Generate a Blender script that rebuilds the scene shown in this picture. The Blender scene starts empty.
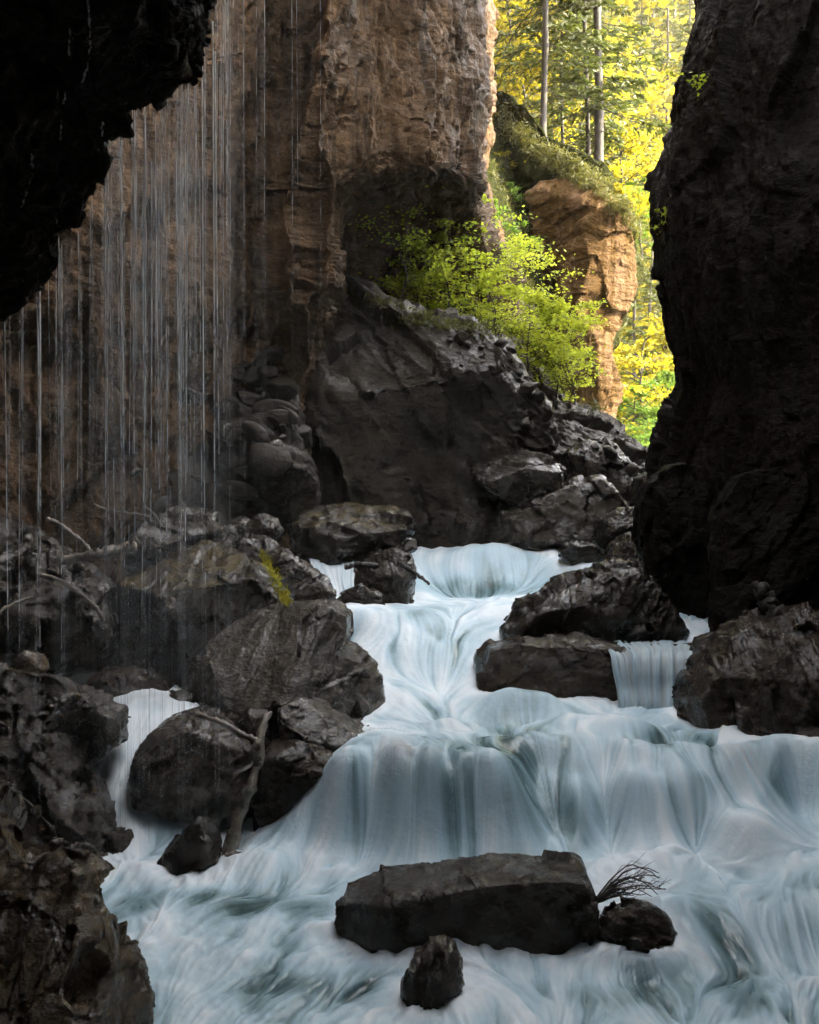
import bpy, math, random
import numpy as np
R = math.radians
Q = 1.0                                          # mesh density
rng = np.random.default_rng(7)
random.seed(7)
col = bpy.context.scene.collection
F, CX, CY, CZ = 1100.0, 409.5, 512.0, 3.5      # camera: level, 3.5 m above the water

def P(px, py, d):
    return np.array([(px - CX) / F * d, d, CZ - (py - CY) / F * d])

# ------------------------------------------------------------------ noise
def _h(ix, iy, iz, s):
    n = (ix * 374761393 + iy * 668265263 + iz * 2147483647 + s * 974634777) & 0xFFFFFFFF
    n = ((n ^ (n >> 13)) * 1274126177) & 0xFFFFFFFF
    n = ((n ^ (n >> 16)) * 2246822519) & 0xFFFFFFFF
    return (n ^ (n >> 15)) & 0xFFFFFFFF
_a = rng.normal(size=(256, 3)); _G = _a / np.linalg.norm(_a, axis=1)[:, None]
def noise(p, s=0):
    p = np.asarray(p, float)
    i = np.floor(p).astype(np.int64); f = p - i
    w = f * f * f * (f * (f * 6 - 15) + 10)
    out = 0
    for dx in (0, 1):
        wx = w[:, 0] if dx else 1 - w[:, 0]
        for dy in (0, 1):
            wy = w[:, 1] if dy else 1 - w[:, 1]
            for dz in (0, 1):
                wz = w[:, 2] if dz else 1 - w[:, 2]
                g = _G[_h(i[:, 0] + dx, i[:, 1] + dy, i[:, 2] + dz, s) & 255]
                out = out + wx * wy * wz * (g[:, 0] * (f[:, 0] - dx) + g[:, 1] * (f[:, 1] - dy) + g[:, 2] * (f[:, 2] - dz))
    return out * 1.5
def fbm(p, o=4, s=0, g=.5):
    a = 1.; r = 0; t = 0
    for k in range(o):
        r = r + a * noise(p * (2.03 ** k), s + k * 11); t += a; a *= g
    return r / t
def ridged(p, o=4, s=0, g=.55):
    a = 1.; r = 0; t = 0
    for k in range(o):
        r = r + a * (1 - 2 * np.abs(noise(p * (2.1 ** k), s + k * 17))); t += a; a *= g
    return r / t
def cells(p, s=0):
    """worley F2-F1 and a random value per cell: blocky fracture."""
    i = np.floor(p).astype(np.int64)
    f1 = np.full(len(p), 9.); f2 = f1.copy(); idv = np.zeros(len(p))
    for dx in (-1, 0, 1):
        for dy in (-1, 0, 1):
            for dz in (-1, 0, 1):
                c = i + (dx, dy, dz)
                h = _h(c[:, 0], c[:, 1], c[:, 2], s)
                q = c + np.stack([(h & 1023) / 1023., ((h >> 10) & 1023) / 1023., ((h >> 20) & 1023) / 1023.], 1)
                d = np.linalg.norm(p - q, axis=1)
                m = d < f1
                f2 = np.where(m, f1, np.minimum(f2, d))
                idv = np.where(m, ((h >> 5) & 255) / 255., idv); f1 = np.where(m, d, f1)
    return f2 - f1, idv

def chips(p, s=0, tilt=1.):
    """broken-rock relief: every cell is a plane of its own random tilt, joined by sharp steps."""
    i = np.floor(p - .5).astype(np.int64)
    f1 = np.full(len(p), 9.); val = np.zeros(len(p))
    for dx in (0, 1):
        for dy in (0, 1):
            for dz in (0, 1):
                c = i + (dx, dy, dz)
                h = _h(c[:, 0], c[:, 1], c[:, 2], s)
                q = c + np.stack([(h & 1023) / 1023., ((h >> 10) & 1023) / 1023., ((h >> 20) & 1023) / 1023.], 1)
                e = p - q; d = np.abs(e).sum(1) * .6 + np.linalg.norm(e, axis=1) * .4
                g = _G[(h >> 7) & 255]
                v = (e * g).sum(1) * tilt + (((h >> 3) & 255) / 255. - .5) * .5
                m = d < f1; val = np.where(m, v, val); f1 = np.where(m, d, f1)
    return val

# ------------------------------------------------------------------ mesh helpers
def mesh(name, v, f, mat=None, smooth=True, attrs=None):
    v = np.asarray(v, np.float32); f = np.asarray(f, np.int32)
    me = bpy.data.meshes.new(name)
    n, k = f.shape
    me.vertices.add(len(v)); me.vertices.foreach_set('co', v.ravel())
    me.loops.add(n * k); me.loops.foreach_set('vertex_index', f.ravel())
    me.polygons.add(n); me.polygons.foreach_set('loop_start', np.arange(0, n * k, k, dtype=np.int32))
    me.polygons.foreach_set('loop_total', np.full(n, k, np.int32))
    me.polygons.foreach_set('use_smooth', np.full(n, smooth))
    me.update(calc_edges=True)
    for an, av in (attrs or {}).items():
        a = me.attributes.new(an, 'FLOAT', 'POINT'); a.data.foreach_set('value', np.asarray(av, np.float32))
    if mat: me.materials.append(mat)
    return me
def link(name, me, parent=None, loc=None):
    o = bpy.data.objects.new(name, me); col.objects.link(o)
    if parent: o.parent = parent
    if loc is not None: o.location = loc
    return o
def tag(o, label=None, cat=None, group=None, kind=None):
    if label: o['label'] = label
    if cat: o['category'] = cat
    if group: o['group'] = group
    if kind: o['kind'] = kind
    return o
def grid_faces(nu, nv, wrap=False):
    i = np.arange(nv - 1)[:, None] * nu; j = np.arange(nu - 1 if not wrap else nu)[None, :]
    j2 = (j + 1) % nu
    return np.stack([i + j, i + j2, i + nu + j2, i + nu + j], -1).reshape(-1, 4)
def vnormals(v, f):
    a = v[f[:, 0]]; b = v[f[:, 1]]; c = v[f[:, 2]]; d = v[f[:, 3]]
    n = np.cross(c - a, d - b); out = np.zeros_like(v)
    for k in range(4): np.add.at(out, f[:, k], n)
    return out / (np.linalg.norm(out, axis=1)[:, None] + 1e-9)
_cube = {}
def cubesphere(n):
    if n in _cube: return _cube[n]
    t = np.tan(np.linspace(-np.pi / 4, np.pi / 4, n + 1))
    vs = []; fs = []; o = 0
    A, B = np.meshgrid(t, t)
    A = A.ravel(); B = B.ravel(); O = np.ones_like(A)
    for q in ((O, A, B), (-O, -A, B), (-A, O, B), (A, -O, B), (-B, A, O), (B, A, -O)):
        vs.append(np.stack(q, 1)); fs.append(grid_faces(n + 1, n + 1) + o); o += len(A)
    v = np.concatenate(vs); f = np.concatenate(fs)
    key = np.round(v * 1e5).astype(np.int64)
    _, idx, inv = np.unique(key, axis=0, return_index=True, return_inverse=True)
    v = v[idx]; f = inv.reshape(-1)[f]
    v = v / np.linalg.norm(v, axis=1)[:, None]
    _cube[n] = (v, f); return _cube[n]
def catmull(pts, n):
    """pts (m, ..., 3) -> n samples along axis 0"""
    m = len(pts); t = np.linspace(0, m - 1 - 1e-6, n); i = t.astype(int); f = (t - i).reshape((-1,) + (1,) * (pts.ndim - 1))
    g = lambda k: pts[np.clip(k, 0, m - 1)]
    p0, p1, p2, p3 = g(i - 1), g(i), g(i + 1), g(i + 2)
    return .5 * (2 * p1 + (p2 - p0) * f + (2 * p0 - 5 * p1 + 4 * p2 - p3) * f ** 2 + (3 * p1 - p0 - 3 * p2 + p3) * f ** 3)
def tube(pts, rad, sides=6, closed=True):
    pts = np.asarray(pts, float); n = len(pts); rad = np.broadcast_to(rad, n)
    t = np.gradient(pts, axis=0); t /= np.linalg.norm(t, axis=1)[:, None] + 1e-9
    up = np.array([0.3, .2, 1.]) if abs(t[:, 2]).mean() < .8 else np.array([1., .1, 0])
    a = np.cross(t, up); a /= np.linalg.norm(a, axis=1)[:, None] + 1e-9
    b = np.cross(t, a)
    th = np.linspace(0, 2 * np.pi, sides, endpoint=False)
    v = pts[:, None] + rad[:, None, None] * (np.cos(th)[None, :, None] * a[:, None] + np.sin(th)[None, :, None] * b[:, None])
    return v.reshape(-1, 3), grid_faces(sides, n, True)
class Acc:
    def __init__(s): s.v = []; s.f = []; s.n = 0; s.a = []
    def add(s, v, f, a=0.):
        s.v.append(v); s.f.append(f + s.n); s.n += len(v); s.a.append(np.full(len(v), a))
    def mesh(s, name, mat, smooth=True, an=None):
        return mesh(name, np.concatenate(s.v), np.concatenate(s.f), mat, smooth, {an: np.concatenate(s.a)} if an else None)

# ------------------------------------------------------------------ materials
class NT:
    def __init__(s, name):
        s.m = bpy.data.materials.new(name); s.m.use_nodes = True
        s.t = s.m.node_tree; s.t.nodes.clear(); s.out = s.n('ShaderNodeOutputMaterial')
    def n(s, typ, ins=None, **kw):
        x = s.t.nodes.new(typ)
        for k, v in kw.items(): setattr(x, k, v)
        for k, v in (ins or {}).items():
            if hasattr(v, 'is_output') or isinstance(v, bpy.types.NodeSocket): s.t.links.new(v, x.inputs[k])
            else: x.inputs[k].default_value = v
        return x
    def pos(s, scale=(1, 1, 1), rot=(0, 0, 0)):
        g = s.n('ShaderNodeNewGeometry')
        return s.n('ShaderNodeMapping', {'Vector': g.outputs['Position'], 'Scale': scale, 'Rotation': rot}).outputs[0]
    def noise(s, vec, scale, detail=6, rough=.6, dist=0.):
        return s.n('ShaderNodeTexNoise', {'Vector': vec, 'Scale': scale, 'Detail': detail, 'Roughness': rough, 'Distortion': dist}).outputs[0]
    def ramp(s, fac, stops):
        r = s.n('ShaderNodeValToRGB', {'Fac': fac}); e = r.color_ramp.elements
        while len(e) < len(stops): e.new(.5)
        for x, (p, c) in zip(e, stops):
            x.position = p; x.color = tuple(c) + (1,) if len(c) == 3 else c
        return r.outputs[0]
    def mr(s, v, a, b, c, d):
        return s.n('ShaderNodeMapRange', {0: v, 1: a, 2: b, 3: c, 4: d}).outputs[0]
    def math(s, op, a, b=0.):
        return s.n('ShaderNodeMath', {0: a, 1: b}, operation=op).outputs[0]
    def mix(s, f, a, b, bt='MIX'):
        x = s.n('ShaderNodeMix', data_type='RGBA', blend_type=bt)
        for k, v in ((0, f), (6, a), (7, b)):
            if isinstance(v, bpy.types.NodeSocket): s.t.links.new(v, x.inputs[k])
            else: x.inputs[k].default_value = v if k == 0 else tuple(v) + (1,)
        return x.outputs[2]
    def attr(s, name): return s.n('ShaderNodeAttribute', attribute_name=name).outputs['Fac']
    def bump(s, h, dist, strength=1., nrm=None):
        i = {'Height': h, 'Distance': dist, 'Strength': strength}
        if nrm: i['Normal'] = nrm
        return s.n('ShaderNodeBump', i).outputs[0]
    def surf(s, sh): s.t.links.new(sh, s.out.inputs['Surface']); return s.m

def rock_mat(name, dark, mid, light, rough=(.28, .6), scale=1., k=1., wet=1., moss=None, strat=(0, 0, 0), vein=.35, streak=None, bumpk=1., spec=.5, moss_lo=.55, grit=1.):
    dark, mid, light = [tuple(x * k for x in c_) for c_ in (dark, mid, light)]
    t = NT(name); p = t.pos(rot=strat); ps = t.pos((1, 1, 3.2), strat)
    n1 = t.noise(p, .9 * scale, 6, .65, .4); n2 = t.noise(ps, 3.2 * scale, 6, .7, .3); n3 = t.noise(p, 22 * scale, 5, .7)
    c = t.ramp(n1, [(.28, dark), (.5, mid), (.74, light)])
    c = t.mix(t.mr(n2, .35, .7, 0, .75), c, tuple(x * .45 for x in dark))
    c = t.mix(t.mr(n3, .3, .75, 0, .45), c, light)
    # pale mineral veins
    w = t.n('ShaderNodeTexWave', {'Vector': t.pos((1, 1, 1), (R(35), R(50), 0)), 'Scale': .7 * scale, 'Distortion': 14., 'Detail': 5., 'Detail Scale': 1.4}).outputs['Fac']
    vm = t.math('MULTIPLY', t.mr(w, .965, 1., 0, 1), t.mr(t.noise(p, 3 * scale), .48, .66, 0, vein))
    c = t.mix(vm, c, tuple(min(.5, x * 4 + .05) for x in mid))
    if streak:      # water stains running down the wall
        sp = t.noise(t.pos((1, 1, .09)), 1.6, 7, .72, .6)
        c = t.mix(t.mr(sp, .47, .62, 0, .85), c, streak)
        sp2 = t.noise(t.pos((1, 1, .16)), 5., 6, .7)
        c = t.mix(t.mr(sp2, .56, .72, 0, .5), c, tuple(min(.6, x * 1.8) for x in light))
    if moss:
        g = t.n('ShaderNodeNewGeometry'); up = t.n('ShaderNodeSeparateXYZ', {0: g.outputs['Normal']}).outputs[2]
        mm = t.math('MULTIPLY', t.mr(up, moss_lo, moss_lo + .3, 0, 1), t.mr(t.noise(p, 2.4), .42, .58, 0, 1))
        c = t.mix(mm, c, moss)
    rr = t.mr(t.noise(p, 4 * scale, 7, .75), .38, .60, rough[0], rough[1])
    b = t.bump(n1, .12 / scale * bumpk); b = t.bump(n2, .05 / scale * bumpk, 1., b)
    b = t.bump(t.noise(p, 60 * scale, 5, .75), .006 * grit, 1., b)
    b = t.bump(n3, .015 / scale * bumpk, 1., b)
    wob = t.n('ShaderNodeTexNoise', {'Vector': p, 'Scale': 1.6 * scale, 'Detail': 5.}).outputs['Color']
    pv = t.n('ShaderNodeVectorMath', {0: ps, 1: t.n('ShaderNodeVectorMath', {0: wob, 3: 1.3 / scale}, operation='SCALE').outputs[0]}, operation='ADD').outputs[0]
    cr = t.n('ShaderNodeTexVoronoi', {'Vector': pv, 'Scale': 1.7 * scale, 'Randomness': 1.}, feature='DISTANCE_TO_EDGE').outputs['Distance']
    b = t.bump(t.mr(cr, 0, .05, 0, 1), .008 / scale * bumpk, .45, b)
    cb = t.bump(t.noise(p, 9 * scale, 4, .6), .03 / scale); cb = t.bump(t.noise(p, 34 * scale, 3, .6), .008, 1., cb)
    cw = t.mr(t.noise(p, 2.2 * scale, 5, .7), .44, .62, 0, wet)
    s = t.n('ShaderNodeBsdfPrincipled', {'Base Color': c, 'Roughness': rr, 'Normal': b, 'Specular IOR Level': spec * .85, 'Specular Tint': (1., .84, .68, 1), 'Coat Weight': cw, 'Coat Roughness': .07, 'Coat Normal': cb})
    return t.surf(s.outputs[0])
def leaf_mat(name, a, b, tr=.5, rough=.5):
    t = NT(name); g = t.n('ShaderNodeNewGeometry')
    c = t.mix(g.outputs['Random Per Island'], a, b)
    d = t.n('ShaderNodeBsdfPrincipled', {'Base Color': c, 'Roughness': rough, 'Specular IOR Level': .3})
    u = t.n('ShaderNodeBsdfTranslucent', {'Color': t.mix(.5, c, tuple(min(1, x * 2.2) for x in b))})
    return t.surf(t.n('ShaderNodeMixShader', {0: tr, 1: d.outputs[0], 2: u.outputs[0]}).outputs[0])
def simple(name, a, b, scale=6, rough=.7, bump=.02, stretch=(1, 1, .25)):
    t = NT(name); n = t.noise(t.pos(stretch), scale, 7, .7)
    s = t.n('ShaderNodeBsdfPrincipled', {'Base Color': t.mix(t.mr(n, .3, .7, 0, 1), a, b), 'Roughness': rough, 'Normal': t.bump(n, bump)})
    return t.surf(s.outputs[0])

M = {}
M['wet'] = rock_mat('wet_dark_rock', (.010, .0062, .0038), (.030, .0195, .0120), (.078, .055, .036), (.09, .32), 1.3, k=0.186)
M['grey'] = rock_mat('wet_grey_rock', (.030, .0225, .016), (.082, .065, .049), (.165, .135, .105), (.09, .32), 1.1, strat=(R(25), R(-30), 0), vein=.7, k=0.287)
M['brown'] = rock_mat('wet_brown_rock', (.018, .009, .0045), (.060, .033, .017), (.14, .086, .047), (.09, .32), 1.2, k=0.276)
M['mossy'] = rock_mat('mossy_wet_rock', (.009, .007, .006), (.024, .019, .015), (.055, .046, .037), (.09, .32), 1.2, moss=(.085, .060, .012), moss_lo=.68, k=0.185)
M['mound'] = rock_mat('mound_rock', (.014, .0088, .0055), (.038, .025, .0165), (.09, .063, .042), (.3, .6), .5, strat=(R(-20), R(35), 0), streak=(.02, .017, .014), k=0.260, wet=.45)
M['cliff'] = rock_mat('brown_cliff', (.065, .034, .015), (.20, .112, .053), (.42, .255, .135), (.45, .8), .45, streak=(.026, .019, .014), vein=.2, wet=.1, spec=.2, bumpk=1.325, k=0.47)
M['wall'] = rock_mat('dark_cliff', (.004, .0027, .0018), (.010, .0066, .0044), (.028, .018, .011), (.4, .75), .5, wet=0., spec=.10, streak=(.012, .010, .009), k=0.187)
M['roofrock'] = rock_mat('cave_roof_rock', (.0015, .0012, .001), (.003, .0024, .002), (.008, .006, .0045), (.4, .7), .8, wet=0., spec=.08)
M['great'] = rock_mat('pale_wet_rock', (.03, .0235, .018), (.082, .068, .054), (.16, .137, .112), (.09, .32), .9, strat=(R(25), R(-30), 0), vein=.8, k=0.612, wet=.8)
M['slab'] = rock_mat('scratched_slab_rock', (.010, .0075, .006), (.022, .0165, .013), (.055, .043, .033), (.09, .32), 2.4, strat=(R(20), R(62), 0), vein=1., wet=.9, k=.6)
M['outcrop'] = rock_mat('golden_outcrop', (.022, .012, .004), (.080, .043, .014), (.15, .090, .034), (.7, .9), .4, streak=(.16, .10, .06), vein=.1, wet=0., bumpk=1.3, spec=.1, k=.85)
M['soil'] = rock_mat('scree_soil', (.016, .013, .011), (.036, .030, .026), (.07, .058, .050), (.55, .85), 1.2, wet=.3, bumpk=0.780, grit=2, k=0.420)
M['gravel'] = rock_mat('wet_gravel', (.012, .009, .0065), (.045, .034, .025), (.15, .12, .09), (.10, .32), 2.6, bumpk=1.050, grit=2.5, k=0.540)
M['near'] = rock_mat('near_ochre_rock', (.03, .018, .008), (.14, .085, .040), (.30, .20, .105), (.12, .36), 1.6, bumpk=1.105, grit=2, k=0.62)
M['turf'] = rock_mat('mossy_turf', (.007, .008, .003), (.015, .018, .005), (.028, .034, .008), (.8, .95), 1., wet=0., spec=.05, bumpk=1.5)
M['leaf'] = leaf_mat('maple_leaf', (.07, .12, .015), (.16, .22, .02))
M['leafy'] = leaf_mat('backlit_leaf', (.08, .085, .006), (.26, .22, .009), .55)  # yellow glow of backlit foliage put into the leaf colour
M['leafg'] = leaf_mat('spring_leaf', (.04, .10, .012), (.10, .17, .018), .5)
M['needle'] = leaf_mat('spruce_needles', (.018, .030, .007), (.055, .068, .012), .35)
M['grass'] = leaf_mat('grass_blade', (.03, .035, .008), (.09, .09, .018), .4)
M['bark'] = simple('spruce_bark', (.006, .004, .0025), (.022, .014, .009), 5)
M['twig'] = simple('dark_twig', (.012, .009, .007), (.04, .03, .022), 12, .6, .01)
M['wood'] = simple('wet_driftwood', (.06, .046, .034), (.42, .36, .29), 7, .22, .02, (1, 1, 1))

# ------------------------------------------------------------------ rock builder
ROCKS = []
def boulder(name, label, outline, d, thick, mat, seed=0, n=48, e=.62, cuts=7, rough=1., top=None, cat='boulder', group=None, kind=None, facets=(), strat=.5, cutk=(.74, .93)):
    """Solid rock whose view outline at distance d follows the traced outline, `thick` metres deep to each side."""
    q = np.array(outline, float); pts = np.stack([(q[:, 0] - CX) / F * d, CZ - (q[:, 1] - CY) / F * d], 1)
    area = 0; c = np.zeros(2)
    for i in range(len(pts)):
        a, b = pts[i - 1], pts[i]; cr = a[0] * b[1] - b[0] * a[1]; area += cr; c += (a + b) * cr
    c /= 3 * area
    size = math.sqrt(abs(area) / 2)
    dirs, f = cubesphere(max(12, int(n * Q)))
    th = np.arctan2(dirs[:, 2], dirs[:, 0])
    ct, st = np.cos(th), np.sin(th)
    Rr = np.zeros(len(th))
    for i in range(len(pts)):                      # ray from the centroid to the traced outline
        a = pts[i - 1] - c; b = pts[i] - c; eb = b - a
        den = ct * eb[1] - st * eb[0]
        den = np.where(abs(den) < 1e-9, 1e-9, den)
        t = (a[0] * eb[1] - a[1] * eb[0]) / den; u = (a[0] * st - a[1] * ct) / den
        Rr = np.where((t > 0) & (u >= -1e-6) & (u <= 1 + 1e-6), np.maximum(Rr, t), Rr)
    cc = np.hypot(dirs[:, 0], dirs[:, 2]) ** e; ss = np.sign(dirs[:, 1]) * abs(dirs[:, 1]) ** e
    k = (cc ** (2 / e) + ss ** 2 ** 1 * 0 + 1e-9) * 0 + 1
    v = np.stack([Rr * ct * cc, thick * ss, Rr * st * cc], 1)
    r = np.random.default_rng(seed + 101)
    planes = []
    for i in range(cuts):
        a = r.uniform(0, 2 * np.pi); b = r.uniform(.25, 1.0)
        yn = -1 if r.random() < .75 else 1
        nn = np.array([math.cos(a) * b, yn * 1., math.sin(a) * b * .8 + .15]); planes.append((nn / np.linalg.norm(nn), r.uniform(*cutk)))
    if top is not None: planes.append((np.array(top[:3]) / np.linalg.norm(top[:3]), top[3]))
    for ft in facets: planes.append((np.array(ft[:3]) / np.linalg.norm(ft[:3]), ft[3]))
    for nn, kk in planes:
        pr = v @ nn; h = pr.max() * kk
        v = v - np.maximum(0, pr - h)[:, None] * nn * .97
    nr = vnormals(v, f)
    w = v + np.array([c[0], d, c[1]]) + seed * 3.7
    s = size
    ca, sa = math.cos(seed * 1.3), math.sin(seed * 1.3)
    wr = np.stack([w[:, 0] * ca + w[:, 2] * sa, w[:, 1], (-w[:, 0] * sa + w[:, 2] * ca) * 1.9], 1)      # bedding tilted per rock
    warp = .22 * s * np.stack([noise(w * (1.3 / s), seed + 20 + q_) for q_ in range(3)], 1)
    disp = .060 * s * fbm(w * (1.1 / s), 4, seed) + .022 * s * ridged(w * (2.6 / s), 5, seed + 3, .6)
    disp += .100 * s * chips((wr + warp) * (1.4 / s), seed) + .030 * s * chips((wr + warp) * (3.7 / s), seed + 5) + .011 * s * chips((wr + warp * .5) * (8.5 / s), seed + 6)
    if n > 70: disp += .0045 * s * chips((wr + warp * .3) * (20 / s), seed + 7)
    sd = wr[:, 2] / s * 5 + 1.2 * fbm(w * (1.5 / s), 3, seed + 8)
    disp += strat * .022 * s * (np.abs((sd % 1) * 2 - 1) ** 3)
    disp += .006 * s * fbm(w * (16 / s), 3, seed + 9)
    v = v + nr * (disp * rough)[:, None]
    base = np.array([c[0], d, v[:, 2].min() + c[1]])
    v = v + np.array([c[0], d, c[1]]) - base
    o = link(name, mesh(name, v, f, M[mat])); o.location = base
    tag(o, label, None if kind else cat, group, kind)
    ROCKS.append((c[0], d, size))
    return o

def sheet(name, ctrl, nu, nv, mat, disp, flip=False, parent=None):
    """ctrl[row][col] world points -> smooth displaced surface"""
    nu = int(nu * Q); nv = int(nv * Q)
    g = np.array(ctrl, float)
    g = catmull(g, nv); g = np.swapaxes(catmull(np.swapaxes(g, 0, 1), nu), 0, 1)
    v = g.reshape(-1, 3); f = grid_faces(nu, nv)
    if flip: f = f[:, ::-1]
    n = vnormals(v, f); v = disp(v, n)
    return link(name, mesh(name, v, f, M[mat]), parent)
def wall_disp(amp, fl=1., s=0, blocks=.3, flute=.15):
    def fn(v, n):
        p = v * np.array([1, 1, .42])
        d = amp * (1.1 * fbm(v * .28, 3, s) + fl * .55 * ridged(p * .75 + .5 * fbm(v * .4, 3, s + 2)[:, None], 5, s + 4, .6))
        wq = v * np.array([1, 1, .6]) + .5 * np.stack([noise(v * .6, s + 30 + q_) for q_ in range(3)], 1)
        d += amp * blocks * (1.2 * chips(wq * .7, s) + .42 * chips(wq * 2., s + 1) + .15 * chips(wq * 4.6, s + 2))
        d += amp * flute * (ridged(v * np.array([1.1, 1.1, .13]) + .3 * fbm(v * .7, 2, s + 40)[:, None], 4, s + 41, .6) - .2)
        d += amp * .09 * fbm(v * 4.5, 3, s + 7)
        return v + n * d[:, None]
    return fn

# ------------------------------------------------------------------ the setting: ground, gorge walls, hills
xs = np.concatenate([np.linspace(-400, -30, 14), np.linspace(-26, 26, 90), np.linspace(30, 400, 14)])
ys = np.concatenate([np.linspace(-300, -20, 8), np.linspace(-14, 60, 120), np.linspace(65, 700, 20)])
gx, gy = np.meshgrid(xs, ys)
gz = np.interp(gy, [-300, -20, 10.5, 12, 15, 19, 22, 26, 34, 60, 700], [-1, -1, -1, -.3, .2, .9, 1.6, 2.2, 2.6, 3.0, 6])
gp = np.stack([gx.ravel(), gy.ravel(), gz.ravel()], 1); gp[:, 2] += .35 * fbm(gp * .35, 4, 3)
tag(link('ground', mesh('ground', gp, grid_faces(len(xs), len(ys)), M['soil'])), kind='structure')

rowsL = [  # py, then (px, d) per column
 (-420, [(-900,7.5),(-350,11.5),(-60,14.5),(120,16.6),(225,18),(285,19.4),(310,18.3),(350,20),(395,20.6),(445,22),(488,25),(455,33),(250,48)]),
 (-250, [(-900,7.5),(-350,11.5),(-60,14.5),(120,16.6),(225,18),(292,19.8),(325,18.3),(362,20),(400,20.6),(450,22),(488,25),(455,33),(250,48)]),
 (0,    [(-900,7.5),(-350,11.5),(-60,14.5),(120,16.6),(225,18),(300,20.2),(335,18.3),(370,20),(405,20.6),(450,22),(486,25),(455,33),(250,48)]),
 (60,   [(-900,7.5),(-350,11.5),(-60,14.5),(120,16.6),(220,18.1),(292,20.2),(322,18.2),(362,20),(400,20.6),(450,22),(480,25),(455,33),(250,48)]),
 (120,  [(-900,7.5),(-350,11.5),(-60,14.5),(120,16.6),(215,18.1),(285,20.2),(313,18.2),(352,19.9),(392,20.4),(448,21.8),(483,25),(455,33),(250,48)]),
 (175,  [(-900,7.5),(-350,11.5),(-60,14.5),(120,16.7),(212,18.1),(282,20.0),(309,18.2),(345,19.8),(390,20.6),(446,21.8),(486,25),(455,33),(250,48)]),
 (205,  [(-900,7.5),(-350,11.5),(-60,14.5),(120,16.7),(210,18.2),(280,20.0),(307,18.3),(340,19.8),(380,21.8),(435,23.8),(488,25.6),(460,33),(250,48)]),
 (250,  [(-900,7.5),(-350,11.5),(-60,14.6),(120,16.8),(210,18.3),(276,19.8),(304,18.4),(338,20),(372,24),(430,26),(496,26.6),(470,34),(250,48)]),
 (310,  [(-900,7.8),(-350,12),(-60,14.8),(120,17),(210,18.4),(270,19.6),(298,18.7),(345,20.8),(380,26),(430,27.5),(500,28.5),(480,34),(250,48)]),
 (400,  [(-900,8),(-350,12.5),(-60,15.4),(120,17.5),(205,18.8),(262,19.8),(295,19.8),(345,24),(380,29),(430,29.5),(500,30),(480,35),(250,48)]),
 (560,  [(-900,8),(-350,12.5),(-60,15.8),(110,18),(200,19.2),(262,20.5),(300,22),(345,26),(380,29),(430,30),(500,31),(480,36),(250,48)]),
 (700,  [(-900,8),(-350,12.5),(-60,15.8),(110,18),(200,19.2),(262,20.5),(300,22),(345,26),(380,29),(430,30),(500,31),(480,36),(250,48)]),
]
ctrl = []
for py, cs in rowsL:
    lean = {-420: 4.0, -250: 1.3}.get(py, 0)          # unseen upper cliff leans out, shaped to shade the bank below
    ctrl.append([P(px, py, d) + np.array([lean, -lean * .35, 0]) * (1 if i < 9 else .2) for i, (px, d) in enumerate(cs)])
tag(sheet('cliff', ctrl, 560, 540, 'cliff', wall_disp(.62, .8, 4, .22, .5)), 'brown streaked cliff wall behind the falling water threads', kind='structure')

ctrl = []
for py, s in [(-420, 750), (-250, 738), (-100, 724), (0, 706), (60, 690), (120, 671), (200, 649), (250, 647), (330, 664), (380, 676), (430, 662), (490, 655), (560, 668), (650, 690), (800, 700)]:
    w = lambda x, y: np.array([x, y, P(0, py, 17.5 if py < 700 else 14)[2]])
    q = max(0, min(1, (CZ - 2 + (512 - py) / F * 17.5) / 18)) ** 1.4  # near wall leans inward out of view, shaped to narrow the skylight
    ctrl.append([w(17, 30), w(10.5, 27), P(s + 25, py, 21.5), P(s + 3, py, 18.6), P(s + 12, py, 17.2), P(s + 45, py, 16), P(s + 95, py, 14.9), P(s + 160, py, 13.9), w(5.9 - 2.2 * q, 11.5), w(6.1 - 3.4 * q, 8), w(5.8 - 3.4 * q, 2), w(5.6 - 3 * q, -14)])
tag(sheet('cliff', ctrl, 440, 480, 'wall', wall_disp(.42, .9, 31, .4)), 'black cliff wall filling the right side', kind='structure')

# cave roof: a thick overhang over the left bank and the viewpoint, its lip traced
lip = [(238, -330), (228, -120), (216, -20), (208, 28), (203, 52), (196, 66), (192, 80), (176, 80), (158, 86), (148, 96), (134, 100), (128, 118), (112, 130), (103, 138), (103, 165), (96, 180), (84, 205), (76, 228), (58, 236), (50, 252), (48, 270), (32, 286), (16, 296), (-4, 304), (-60, 330), (-160, 380), (-320, 440)]
ctrl = []
for px, py in lip:
    px -= 1; py -= 2
    L0 = P(px, py, 9.6)
    ctrl.append([L0 + np.array([-5, 3.2, 5.]), L0 + np.array([-1.8, 2.2, 2.6]), L0 + np.array([-.5, 1.1, .8]), L0 + np.array([-.03, .15, .05]), P(px - 6, py - 4, 9.45), P(px - 40, py - 42, 8.7), P(px - 120, py - 110, 7.6), P(px - 300, py - 240, 6), P(px - 750, py - 500, 4.6), P(px - 1500, py - 900, 3.2)])
def roof_disp(v, n):
    d = .12 * ridged(v * .9, 4, 71) + .10 * fbm(v * 3, 4, 72)
    wq = v + .2 * np.stack([noise(v * 1.5, 30 + q_) for q_ in range(3)], 1)
    return v + n * (.35 * d + .11 * chips(wq * 1.6, 8) + .07 * chips(wq * 4, 9) + .04 * chips(wq * 9, 10))[:, None]
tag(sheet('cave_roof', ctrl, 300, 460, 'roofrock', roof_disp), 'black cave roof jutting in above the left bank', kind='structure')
def back_disp(v, n):
    return v + n * (.8 * fbm(v * .35, 4, 9))[:, None]
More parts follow.
